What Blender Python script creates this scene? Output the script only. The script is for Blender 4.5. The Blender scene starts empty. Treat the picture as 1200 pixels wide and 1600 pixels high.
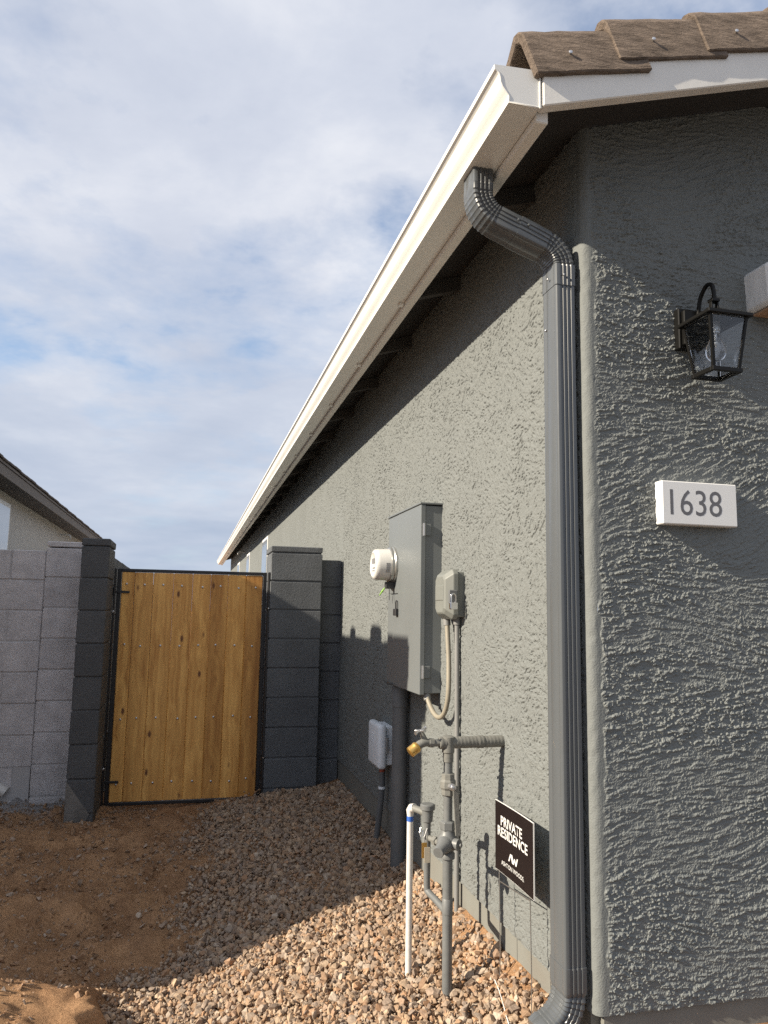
import bpy, bmesh, math, random
import numpy as np
from mathutils import Vector, Matrix

random.seed(7)
RNG = np.random.default_rng(11)
scene = bpy.context.scene
H = 1.3                                   # eye height above the gravel at the wall; all z below are eye-relative

# ------------------------------------------------------------------ camera
F = 1200.0
Yv = Vector(((296 - 600) / F, (953 - 800) / F, 1.0)).normalized()
s_ = 131 / 7900.0
Zv = Vector((s_, -1.0, -(s_ * Yv.x - Yv.y) / Yv.z)).normalized()
Xv = Yv.cross(Zv)
cam = bpy.data.cameras.new('camera')
cam.sensor_fit = 'AUTO'; cam.sensor_width = 36.0; cam.lens = 36.0 * F / 1600.0
cam.clip_start = 0.05; cam.clip_end = 3000
cam_ob = bpy.data.objects.new('camera', cam)
scene.collection.objects.link(cam_ob)
right = Vector((Xv.x, Yv.x, Zv.x)); down = Vector((Xv.y, Yv.y, Zv.y)); fwd = Vector((Xv.z, Yv.z, Zv.z))
m = Matrix((right, -down, -fwd)).transposed().to_4x4()
m.translation = Vector((0, 0, H))
cam_ob.matrix_world = m
scene.camera = cam_ob

# ------------------------------------------------------------------ sun and sky
SUN = Vector((1.0, 0.125, -0.557)).normalized()       # direction the light travels
sl = bpy.data.lights.new('sun', 'SUN')
sl.energy = 5.0; sl.angle = math.radians(0.55); sl.color = (1.0, 0.885, 0.71)
so = bpy.data.objects.new('sun', sl)
so.rotation_euler = (-SUN).to_track_quat('Z', 'Y').to_euler()
so.location = (-20, -5, 15)
scene.collection.objects.link(so)

world = bpy.data.worlds.new('World'); scene.world = world; world.use_nodes = True
nt = world.node_tree; nt.nodes.clear(); W = nt.nodes.new; L = nt.links.new
out = W('ShaderNodeOutputWorld'); bg = W('ShaderNodeBackground'); L(bg.outputs[0], out.inputs[0])
bg.inputs[1].default_value = 0.066
sky = W('ShaderNodeTexSky'); sky.sky_type = 'NISHITA'; sky.sun_disc = False
sky.sun_elevation = math.asin(-SUN.z); sky.sun_rotation = math.atan2(-SUN.x, -SUN.y)
sky.air_density = 1.0; sky.dust_density = 0.6; sky.ozone_density = 1.6
tc = W('ShaderNodeTexCoord'); sep = W('ShaderNodeSeparateXYZ'); L(tc.outputs['Generated'], sep.inputs[0])
def wm(op, a, b=None, clamp=False):
    n = W('ShaderNodeMath'); n.operation = op; n.use_clamp = clamp
    for i, v in enumerate((a, b)):
        if v is None: continue
        if isinstance(v, (int, float)): n.inputs[i].default_value = v
        else: L(v, n.inputs[i])
    return n.outputs[0]
SKY_A = (5.3, 1.2, 0.0); SKY_B = (1.3, 2.2, 0.4); SKY_C = (2.4, 4.1, 2.0)
den = wm('ADD', wm('MAXIMUM', sep.outputs[2], 0.0), 0.16)
cu = wm('DIVIDE', sep.outputs[0], den); cv = wm('DIVIDE', sep.outputs[1], den)
comb = W('ShaderNodeCombineXYZ'); L(cu, comb.inputs[0]); L(cv, comb.inputs[1])
def wnoise(scale, detail, rough, off, dist=0.0):
    mp = W('ShaderNodeMapping'); mp.inputs['Location'].default_value = off
    L(comb.outputs[0], mp.inputs[0])
    n = W('ShaderNodeTexNoise'); n.inputs['Scale'].default_value = scale; n.inputs['Detail'].default_value = detail
    n.inputs['Roughness'].default_value = rough; n.inputs['Distortion'].default_value = dist
    L(mp.outputs[0], n.inputs['Vector']); return n.outputs[0]
def wramp(v, pts):
    r = W('ShaderNodeValToRGB'); L(v, r.inputs[0]); e = r.color_ramp.elements
    while len(e) < len(pts): e.new(0.5)
    for q, (p, c) in zip(e, pts): q.position = p; q.color = c if len(c) == 4 else (*c, 1)
    return r.outputs[0]
big = wnoise(0.8, 4, 0.5, SKY_A, 0.15)
fine = wnoise(3.4, 10, 0.58, SKY_B, 0.1)
cov = wm('ADD', wm('MULTIPLY', big, 0.55), wm('MULTIPLY', fine, 0.45))
g = lambda v: (v, v, v)
mask = wramp(cov, [(0.345, g(0.0)), (0.42, g(0.66)), (0.49, g(1.0))])
shade = wramp(wnoise(1.9, 9, 0.58, SKY_C, 0.15), [(0.28, (4.5, 4.95, 6.0)), (0.5, (5.6, 5.95, 6.8)), (0.70, (7.2, 7.35, 7.8))])
mix = W('ShaderNodeMixRGB'); L(mask, mix.inputs[0])
hs = W('ShaderNodeMixRGB'); hs.blend_type = 'MULTIPLY'; hs.inputs[0].default_value = 1.0
L(sky.outputs[0], hs.inputs[1]); hs.inputs[2].default_value = (1.65, 1.65, 1.65, 1)
L(hs.outputs[0], mix.inputs[1]); L(shade, mix.inputs[2])
# a flat blue-grey stratus deck low down
lowf = W('ShaderNodeMapRange'); L(sep.outputs[2], lowf.inputs[0])
lowf.inputs[1].default_value = 0.0; lowf.inputs[2].default_value = 0.42; lowf.inputs[3].default_value = 0.85; lowf.inputs[4].default_value = 0.0
mix2 = W('ShaderNodeMixRGB'); L(lowf.outputs[0], mix2.inputs[0]); L(mix.outputs[0], mix2.inputs[1])
low = wramp(wnoise(2.0, 6, 0.5, (2.0, 1.0, 5.0), 0.2), [(0.3, (3.1, 3.95, 5.3)), (0.7, (4.5, 5.1, 6.2))])
L(low, mix2.inputs[2]); L(mix2.outputs[0], bg.inputs[0])

scene.view_settings.view_transform = 'Standard'; scene.view_settings.look = 'None'
scene.view_settings.exposure = 0.87; scene.view_settings.gamma = 1.0
scene.view_settings.use_curve_mapping = False
scene.cycles.max_bounces = 8
scene.cycles.use_denoising = False
scene.cycles.sample_clamp_indirect = 3.0

# ------------------------------------------------------------------ materials
def mat(name, col, rough=0.6, metal=0.0, var=None, bump=None, bump2=None, spec=0.5, stretch=None, coat=0.0, objvar=0.0):
    """var=(scale, amount[, second colour]); bump=(scale, strength, distance[, detail])"""
    M = bpy.data.materials.new(name); M.use_nodes = True
    n = M.node_tree.nodes; l = M.node_tree.links; p = n['Principled BSDF']
    p.inputs['Base Color'].default_value = (*col, 1); p.inputs['Roughness'].default_value = rough
    p.inputs['Metallic'].default_value = metal; p.inputs['Specular IOR Level'].default_value = spec
    if coat: p.inputs['Coat Weight'].default_value = coat; p.inputs['Coat Roughness'].default_value = 0.2
    geo = n.new('ShaderNodeNewGeometry'); pos = geo.outputs['Position']
    if stretch:
        mp = n.new('ShaderNodeMapping'); mp.inputs['Scale'].default_value = stretch; l.new(pos, mp.inputs[0]); pos = mp.outputs[0]
    def noise(sc, det=6, rg=0.6):
        t = n.new('ShaderNodeTexNoise'); t.inputs['Scale'].default_value = sc; t.inputs['Detail'].default_value = det
        t.inputs['Roughness'].default_value = rg; l.new(pos, t.inputs['Vector']); return t.outputs[0]
    if var:
        r = n.new('ShaderNodeValToRGB'); l.new(noise(var[0]), r.inputs[0])
        c2 = var[2] if len(var) > 2 else tuple(c * (1 - var[1]) for c in col)
        c1 = tuple(c * (1 + var[1] * 0.6) for c in col)
        r.color_ramp.elements[0].position = 0.3; r.color_ramp.elements[0].color = (*c2, 1)
        r.color_ramp.elements[1].position = 0.7; r.color_ramp.elements[1].color = (*c1, 1)
        l.new(r.outputs[0], p.inputs['Base Color'])
        mr = n.new('ShaderNodeMapRange'); l.new(noise(var[0] * 3.1), mr.inputs[0])
        mr.inputs[3].default_value = max(0, rough - 0.1); mr.inputs[4].default_value = min(1, rough + 0.1)
        l.new(mr.outputs[0], p.inputs['Roughness'])
    if objvar:
        oi = n.new('ShaderNodeObjectInfo'); om = n.new('ShaderNodeMapRange'); l.new(oi.outputs['Random'], om.inputs[0])
        om.inputs[3].default_value = 1 - objvar; om.inputs[4].default_value = 1 + objvar
        vm = n.new('ShaderNodeVectorMath'); vm.operation = 'SCALE'; l.new(om.outputs[0], vm.inputs['Scale'])
        src = p.inputs['Base Color'].links[0].from_socket if p.inputs['Base Color'].links else None
        if src: l.new(src, vm.inputs[0])
        else: vm.inputs[0].default_value = col
        l.new(vm.outputs[0], p.inputs['Base Color'])
    prev = None
    for b in (bump, bump2):
        if not b: continue
        bn = n.new('ShaderNodeBump'); bn.inputs['Strength'].default_value = b[1]; bn.inputs['Distance'].default_value = b[2]
        l.new(noise(b[0], b[3] if len(b) > 3 else 5), bn.inputs['Height'])
        if prev: l.new(prev, bn.inputs['Normal'])
        prev = bn.outputs[0]
    if prev: l.new(prev, p.inputs['Normal'])
    return M

BODY = (0.167, 0.178, 0.176)
M_stucco = mat('stucco_paint', BODY, 0.75, var=(2.2, 0.03), bump=(170, 0.55, 0.004, 3), bump2=(420, 0.4, 0.002), spec=0.3)
M_far = mat('stucco_far', BODY, 0.75, var=(2.2, 0.08), bump=(60, 0.9, 0.012, 4), bump2=(170, 0.5, 0.004), spec=0.3)
M_found = mat('painted_foundation', (0.168, 0.172, 0.158), 0.8, var=(5, 0.15, (0.165, 0.158, 0.14)), bump=(60, 0.3, 0.003))
M_blockpaint = mat('painted_block', (0.115, 0.124, 0.136), 0.75, var=(6, 0.15), bump=(75, 0.8, 0.005), bump2=(300, 0.7, 0.003), spec=0.35, objvar=0.06)
M_blockbare = mat('bare_block', (0.54, 0.52, 0.525), 0.95, var=(9, 0.2), bump=(95, 0.9, 0.005), bump2=(420, 0.7, 0.003), spec=0.2, objvar=0.07)
M_blockdark = mat('charcoal_block', (0.080, 0.083, 0.088), 0.7, var=(6, 0.15), bump=(75, 0.8, 0.005), bump2=(300, 0.7, 0.003), spec=0.35, objvar=0.07)
M_mortar = mat('mortar', (0.44, 0.43, 0.43), 0.95, bump=(150, 0.5, 0.002), spec=0.2)
M_mortarpaint = mat('painted_mortar', (0.10, 0.107, 0.117), 0.85, bump=(150, 0.5, 0.002))
M_concrete = mat('raw_concrete', (0.155, 0.148, 0.14), 0.95, var=(12, 0.3), bump=(50, 0.7, 0.01))
M_white = mat('white_gutter_paint', (0.74, 0.735, 0.71), 0.32, var=(3, 0.05), spec=0.5)
M_trim = mat('white_fascia_paint', (0.76, 0.74, 0.70), 0.5, var=(5, 0.07), bump=(40, 0.12, 0.003), stretch=(1, 0.2, 1))
M_dspout = mat('charcoal_downspout_enamel', (0.092, 0.100, 0.108), 0.28, metal=0.0, var=(4, 0.06), spec=0.6)
M_soffit = mat('soffit_shade_dark', (0.035, 0.032, 0.031), 0.8, var=(4, 0.1))  # eave shade put into the colour; also cuts bounce onto the upper wall
M_rafter = mat('rafter_shade_dark', (0.07, 0.066, 0.062), 0.75, var=(6, 0.1))  # tails darkened as well, eave shade in the base colour
M_tile = mat('brown_concrete_tile', (0.178, 0.140, 0.113), 0.95, var=(60, 0.45), bump=(150, 1.0, 0.006, 6), bump2=(420, 0.9, 0.003), spec=0.15, stretch=(0.22, 1, 1))
M_tile2 = mat('grey_brown_tile', (0.13, 0.11, 0.10), 0.9, var=(20, 0.3), bump=(70, 0.7, 0.005))
M_steel = mat('galvanised_steel', (0.55, 0.55, 0.56), 0.35, metal=0.9)
M_chrome = mat('polished_padlock_steel', (0.75, 0.75, 0.76), 0.16, metal=1.0)
M_panel = mat('grey_enamel', (0.150, 0.164, 0.170), 0.36, var=(2.5, 0.04), spec=0.5)
M_disc = mat('grey_switch_plastic', (0.175, 0.184, 0.172), 0.5, var=(8, 0.06))
M_pipe = mat('painted_grey_pipe', (0.14, 0.146, 0.147), 0.45, var=(30, 0.15), bump=(120, 0.2, 0.001))
M_pipe2 = mat('painted_pipe_wrap', (0.165, 0.165, 0.152), 0.6, var=(25, 0.2), bump=(90, 0.5, 0.002))
M_conduit = mat('dark_grey_conduit', (0.12, 0.126, 0.132), 0.55, var=(6, 0.12))
M_cond2 = mat('grey_conduit', (0.20, 0.202, 0.20), 0.5, var=(6, 0.1))
M_flex = mat('tan_flexible_conduit', (0.27, 0.245, 0.195), 0.55, var=(20, 0.12))
M_telecom = mat('pale_grey_plastic', (0.74, 0.79, 0.84), 0.4, var=(5, 0.05))
M_pvc = mat('white_pvc', (0.62, 0.605, 0.58), 0.35, var=(60, 0.12))
M_blue = mat('blue_primer', (0.03, 0.11, 0.42), 0.5)
M_brass = mat('brass', (0.62, 0.39, 0.12), 0.34, metal=0.85, var=(40, 0.12))
M_tag = mat('paper_tag', (0.5, 0.45, 0.35), 0.7)
M_black = mat('black_steel_paint', (0.018, 0.018, 0.02), 0.42, var=(10, 0.1))
M_lantern = mat('black_lantern_metal', (0.006, 0.0058, 0.0055), 0.45, spec=0.22, metal=0.0, bump=(250, 0.2, 0.0006))
M_meterw = mat('white_meter_plastic', (0.60, 0.60, 0.58), 0.25)
M_meterring = mat('meter_ring', (0.45, 0.45, 0.43), 0.3, metal=0.8)
M_rubber = mat('black_plastic', (0.02, 0.02, 0.022), 0.5)
M_green = mat('green_seal', (0.2, 0.42, 0.04), 0.4)
M_print = mat('grey_print', (0.18, 0.18, 0.19), 0.6)
M_signface = mat('sign_face', (0.011, 0.007, 0.007), 0.5, var=(3, 0.1), spec=0.25)
M_signedge = mat('sign_white_core', (0.78, 0.78, 0.78), 0.5)
M_ink = mat('sign_white_ink', (0.62, 0.62, 0.62), 0.5)
M_wire = mat('sign_wire', (0.42, 0.42, 0.42), 0.35, metal=0.9)
M_plaque = mat('white_plaque', (0.74, 0.74, 0.73), 0.35)
M_plaqueink = mat('plaque_digit', (0.12, 0.12, 0.13), 0.5)
M_wblock = mat('weathered_white_block', (0.80, 0.80, 0.80), 0.6, var=(30, 0.18), bump=(80, 0.4, 0.002), stretch=(1, 1, 0.25))
M_rust = mat('brown_underside', (0.42, 0.26, 0.16), 0.7, var=(25, 0.3))
M_nwall = mat('neighbour_stucco', (0.50, 0.48, 0.45), 0.85, var=(5, 0.08), bump=(38, 0.8, 0.012, 3), bump2=(120, 0.4, 0.003), spec=0.25)
M_ntrim = mat('neighbour_brown_fascia', (0.135, 0.115, 0.10), 0.7, var=(6, 0.15))
M_frame = mat('white_vinyl_frame', (0.75, 0.75, 0.74), 0.4)

def glass_mat(name, tint, rough, trans=1.0):
    M = bpy.data.materials.new(name); M.use_nodes = True; p = M.node_tree.nodes['Principled BSDF']
    p.inputs['Base Color'].default_value = (*tint, 1); p.inputs['Roughness'].default_value = rough
    p.inputs['Transmission Weight'].default_value = trans; p.inputs['IOR'].default_value = 1.45
    return M
M_glass = glass_mat('clear_glass', (0.95, 0.97, 1.0), 0.02)
M_bulb = glass_mat('bulb_glass', (1, 1, 1), 0.0)
M_winglass = mat('dark_window_glass', (0.10, 0.14, 0.16), 0.04, spec=1.0, coat=1.0)

def wood_mat():
    M = bpy.data.materials.new('stained_cedar'); M.use_nodes = True
    n = M.node_tree.nodes; l = M.node_tree.links; p = n['Principled BSDF']
    tc = n.new('ShaderNodeTexCoord'); oi = n.new('ShaderNodeObjectInfo')
    sc = n.new('ShaderNodeVectorMath'); sc.operation = 'SCALE'; sc.inputs[0].default_value = (7.3, 3.1, 19.7); l.new(oi.outputs['Random'], sc.inputs['Scale'])
    ad = n.new('ShaderNodeVectorMath'); l.new(tc.outputs['Object'], ad.inputs[0]); l.new(sc.outputs[0], ad.inputs[1])
    mp = n.new('ShaderNodeMapping'); mp.inputs['Scale'].default_value = (1, 1, 0.045); l.new(ad.outputs[0], mp.inputs[0])
    # knots bend the grain
    kv = n.new('ShaderNodeTexVoronoi'); kv.inputs['Scale'].default_value = 4.2
    mk = n.new('ShaderNodeMapping'); mk.inputs['Scale'].default_value = (2.0, 0.4, 0.85); l.new(ad.outputs[0], mk.inputs[0]); l.new(mk.outputs[0], kv.inputs['Vector'])
    kn = n.new('ShaderNodeValToRGB'); l.new(kv.outputs['Distance'], kn.inputs[0])
    e = kn.color_ramp.elements; e[0].position = 0.05; e[0].color = (1, 1, 1, 1); e[1].position = 0.11; e[1].color = (0, 0, 0, 1)
    kw = n.new('ShaderNodeMath'); kw.operation = 'MULTIPLY'; l.new(kv.outputs['Distance'], kw.inputs[0]); kw.inputs[1].default_value = 0.04
    av = n.new('ShaderNodeVectorMath'); l.new(mp.outputs[0], av.inputs[0]); l.new(kw.outputs[0], av.inputs[1])
    def noise(s, d, r=0.6, v=None):
        t = n.new('ShaderNodeTexNoise'); t.inputs['Scale'].default_value = s; t.inputs['Detail'].default_value = d; t.inputs['Roughness'].default_value = r
        l.new(v or av.outputs[0], t.inputs['Vector']); return t.outputs[0]
    r1 = n.new('ShaderNodeValToRGB'); l.new(noise(34, 6), r1.inputs[0]); e = r1.color_ramp.elements
    e[0].position = 0.3; e[0].color = (0.56, 0.275, 0.068, 1); e[1].position = 0.68; e[1].color = (0.95, 0.575, 0.185, 1)
    r2 = n.new('ShaderNodeValToRGB'); l.new(noise(9, 3), r2.inputs[0]); e = r2.color_ramp.elements
    e[0].position = 0.35; e[0].color = (0.72, 0.66, 0.58, 1); e[1].position = 0.65; e[1].color = (1.0, 1.0, 1.0, 1)
    mx = n.new('ShaderNodeMixRGB'); mx.blend_type = 'MULTIPLY'; mx.inputs[0].default_value = 0.8; l.new(r1.outputs[0], mx.inputs[1]); l.new(r2.outputs[0], mx.inputs[2])
    tone = n.new('ShaderNodeValToRGB'); l.new(oi.outputs['Random'], tone.inputs[0]); e = tone.color_ramp.elements
    e[0].color = (0.72, 0.63, 0.53, 1); e[1].color = (1.12, 1.1, 1.06, 1)
    mx2 = n.new('ShaderNodeMixRGB'); mx2.blend_type = 'MULTIPLY'; mx2.inputs[0].default_value = 1; l.new(mx.outputs[0], mx2.inputs[1]); l.new(tone.outputs[0], mx2.inputs[2])
    mx3 = n.new('ShaderNodeMixRGB'); l.new(kn.outputs[0], mx3.inputs[0]); l.new(mx2.outputs[0], mx3.inputs[1]); mx3.inputs[2].default_value = (0.15, 0.055, 0.016, 1)
    l.new(mx3.outputs[0], p.inputs['Base Color']); p.inputs['Roughness'].default_value = 0.55
    b = n.new('ShaderNodeBump'); b.inputs['Strength'].default_value = 0.25; b.inputs['Distance'].default_value = 0.002
    l.new(noise(60, 4), b.inputs['Height']); l.new(b.outputs[0], p.inputs['Normal'])
    return M
M_wood = wood_mat()

# ------------------------------------------------------------------ mesh helpers
COL = scene.collection
def link(o): COL.objects.link(o); return o
def thing(name, label, cat, loc, group=None):
    o = link(bpy.data.objects.new(name, None)); o.empty_display_size = 0.1
    o.location = (loc[0], loc[1], loc[2] + H); o['label'] = label; o['category'] = cat
    if group: o['group'] = group
    o['base'] = list(loc); return o
def base_of(o):
    while o.parent: o = o.parent
    return Vector(o['base'])
class MB:
    def __init__(s): s.v = []; s.f = []
    def add(s, vs, fs):
        k = len(s.v); s.v += [tuple(map(float, v)) for v in vs]; s.f += [tuple(i + k for i in f) for f in fs]; return s
    def box(s, x0, x1, y0, y1, z0, z1):
        v = [(x, y, z) for z in (z0, z1) for y in (y0, y1) for x in (x0, x1)]
        return s.add(v, [(0, 2, 3, 1), (4, 5, 7, 6), (0, 1, 5, 4), (2, 6, 7, 3), (0, 4, 6, 2), (1, 3, 7, 5)])
    def rings(s, rings, closed=True, cap=True):
        n = len(rings[0]); vs = [p for r in rings for p in r]; fs = []
        for i in range(len(rings) - 1):
            for j in range(n if closed else n - 1):
                a = i * n + j; b = i * n + (j + 1) % n; fs.append((a, b, b + n, a + n))
        if cap:
            fs.append(tuple(range(n - 1, -1, -1))); fs.append(tuple((len(rings) - 1) * n + j for j in range(n)))
        return s.add(vs, fs)
    def tube(s, pts, r, n=14, cap=True):
        pts = [Vector(p) for p in pts]; rr = r if isinstance(r, (list, tuple)) else [r] * len(pts); rings = []
        up = None
        for i, p in enumerate(pts):
            t = (pts[min(i + 1, len(pts) - 1)] - pts[max(i - 1, 0)])
            if t.length < 1e-9: t = pts[-1] - pts[0]
            t.normalize()
            if up is None: up = Vector((0, 0, 1)) if abs(t.z) < 0.9 else Vector((0, 1, 0))
            a = t.cross(up)
            if a.length < 1e-6: a = t.orthogonal()
            a.normalize(); b = a.cross(t); up = b
            rings.append([p + (a * math.cos(2 * math.pi * k / n) + b * math.sin(2 * math.pi * k / n)) * rr[i] for k in range(n)])
        return s.rings(rings, True, cap)
    def lathe(s, o, axis, prof, n=20):
        o = Vector(o); ax = Vector(axis).normalized(); a = ax.orthogonal().normalized(); b = ax.cross(a)
        return s.rings([[o + ax * h + (a * math.cos(2 * math.pi * k / n) + b * math.sin(2 * math.pi * k / n)) * max(r, 1e-4) for k in range(n)] for h, r in prof])
    def prism(s, poly, f):              # poly 2D, f(p, 0/1) -> 3D
        return s.rings([[f(p, 0) for p in poly], [f(p, 1) for p in poly]])
    def mesh(s, name, base=Vector((0, 0, 0)), bevel=0, seg=1, smooth=None, addH=False):
        me = bpy.data.meshes.new(name)
        me.from_pydata([(v[0] - base[0], v[1] - base[1], v[2] - base[2]) for v in s.v], [], s.f)
        bm = bmesh.new(); bm.from_mesh(me)
        bmesh.ops.recalc_face_normals(bm, faces=bm.faces)
        if bevel:
            ed = [e for e in bm.edges if len(e.link_faces) == 2 and e.calc_face_angle(0) > 0.5]
            bmesh.ops.bevel(bm, geom=ed, offset=bevel, segments=seg, affect='EDGES', profile=0.5, clamp_overlap=True)
        if smooth is not None:
            for f in bm.faces: f.smooth = True
            for e in bm.edges:
                if len(e.link_faces) == 2 and e.calc_face_angle(0) > math.radians(smooth): e.smooth = False
        bm.to_mesh(me); bm.free(); return me
    def build(s, name, mt, parent=None, bevel=0, seg=1, smooth=None, label=None, cat=None, kind=None, group=None, loc=None):
        if parent is not None: b = base_of(parent)
        elif loc is not None: b = Vector(loc)
        else: b = Vector((0, 0, 0))
        me = s.mesh(name, b, bevel, seg, smooth); me.materials.append(mt)
        o = link(bpy.data.objects.new(name, me))
        if parent is not None: o.parent = parent
        else: o.location = (b[0], b[1], b[2] + H); o['base'] = list(b)
        if label: o['label'] = label
        if cat: o['category'] = cat
        if kind: o['kind'] = kind
        if group: o['group'] = group
        return o
def inst(name, me, parent, loc, rot=None):
    o = link(bpy.data.objects.new(name, me)); o.parent = parent
    o.location = Vector(loc) - base_of(parent)
    if rot: o.rotation_euler = rot
    return o
def np_mesh(name, V, Fq, mt, smooth=True):
    me = bpy.data.meshes.new(name); k = Fq.shape[1]
    me.vertices.add(len(V)); me.vertices.foreach_set('co', np.asarray(V, np.float32).ravel())
    me.loops.add(Fq.size); me.loops.foreach_set('vertex_index', Fq.astype(np.int32).ravel())
    me.polygons.add(len(Fq)); me.polygons.foreach_set('loop_start', np.arange(0, Fq.size, k, dtype=np.int32))
    me.polygons.foreach_set('loop_total', np.full(len(Fq), k, np.int32))
    me.polygons.foreach_set('use_smooth', np.full(len(Fq), smooth, bool))
    me.update(calc_edges=True); me.validate(); me.materials.append(mt); return me
def grid_faces(nu, nv, flip=False):
    i, j = np.meshgrid(np.arange(nu - 1), np.arange(nv - 1), indexing='ij')
    a = (i * nv + j).ravel(); q = np.stack([a, a + nv, a + nv + 1, a + 1], 1)
    return q[:, ::-1] if flip else q
def part_np(name, me, parent):
    o = link(bpy.data.objects.new(name, me)); o.parent = parent
    b = base_of(parent); o.location = (-b[0], -b[1], -b[2]); return o
def fnoise(nu, nv, du, dv, lu, lv, ang=0.0):
    w = RNG.standard_normal((nu, nv)); S = np.fft.rfft2(w)
    ku = np.fft.fftfreq(nu, du)[:, None] * 2 * np.pi; kv = np.fft.rfftfreq(nv, dv)[None, :] * 2 * np.pi
    c, s = math.cos(ang), math.sin(ang); a = ku * c + kv * s; b = -ku * s + kv * c
    S *= np.exp(-0.5 * ((a * lu) ** 2 + (b * lv) ** 2)); S[0, 0] = 0
    h = np.fft.irfft2(S, (nu, nv)); return h / h.std()
def sstep(a, b, x):
    t = np.clip((x - a) / (b - a), 0, 1); return t * t * (3 - 2 * t)

# ------------------------------------------------------------------ terrain
XW = 1.167; YC = 2.11; YEND = 24.0; WEEP = -1.12
def terrain(x, y):
    zw = -1.20 - 0.07 * sstep(2.3, 4.6, y)
    bank = 0.135 - 0.095 * sstep(2.9, 5.2, y)
    d = np.maximum(XW - x, 0)
    z = zw - bank * (1 - np.exp(-d / 0.13)) - 0.02 * np.minimum(d, 1.0)
    dep = 0.06 + 0.185 * (1 - sstep(3.6, 5.8, y))
    xc = -0.04
    wl = np.where(x > xc, 0.55, 0.75)
    z = z - dep * np.exp(-((x - xc) / wl) ** 2)
    return z
rxs = np.concatenate([-np.geomspace(1.62, 900, 26)[::-1], np.arange(-1.6, 1.27, 0.016), 1.27 + np.geomspace(0.05, 900, 26)])
rys = np.concatenate([-np.geomspace(0.4, 900, 22)[::-1], np.arange(-0.2, 1.9, 0.15), np.arange(1.95, 6.6, 0.016), 6.6 + np.geomspace(0.05, 1500, 34)])
nx, ny = len(rxs), len(rys)
GX, GY = np.meshgrid(rxs, rys, indexing='ij')
GZ = terrain(GX, GY)
lump = fnoise(nx, ny, .016, .016, .05, .04) * 0.009 + fnoise(nx, ny, .016, .016, .018, .02) * 0.006 + fnoise(nx, ny, .016, .016, .16, .09) * 0.012
near = (np.abs(GX + 0.2) < 2.0) & (GY > 1.9) & (GY < 6.6)
DIRTX = lambda yy: np.interp(yy, [2.4, 3.3, 3.6, 3.8, 4.0, 4.4, 4.9, 5.3, 5.6, 5.8, 6.0, 6.6], [-.38, -.33, -.28, -.12, .07, .06, .12, .08, .16, .40, .63, .66])
dirt = sstep(0.12, -0.12, GX - DIRTX(GY))
GZ = GZ + np.where(near, lump * (0.3 + 0.9 * dirt) * np.where((GY < 3.8) & (GX < -0.25), 0.6, 1.0), 0)
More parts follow.
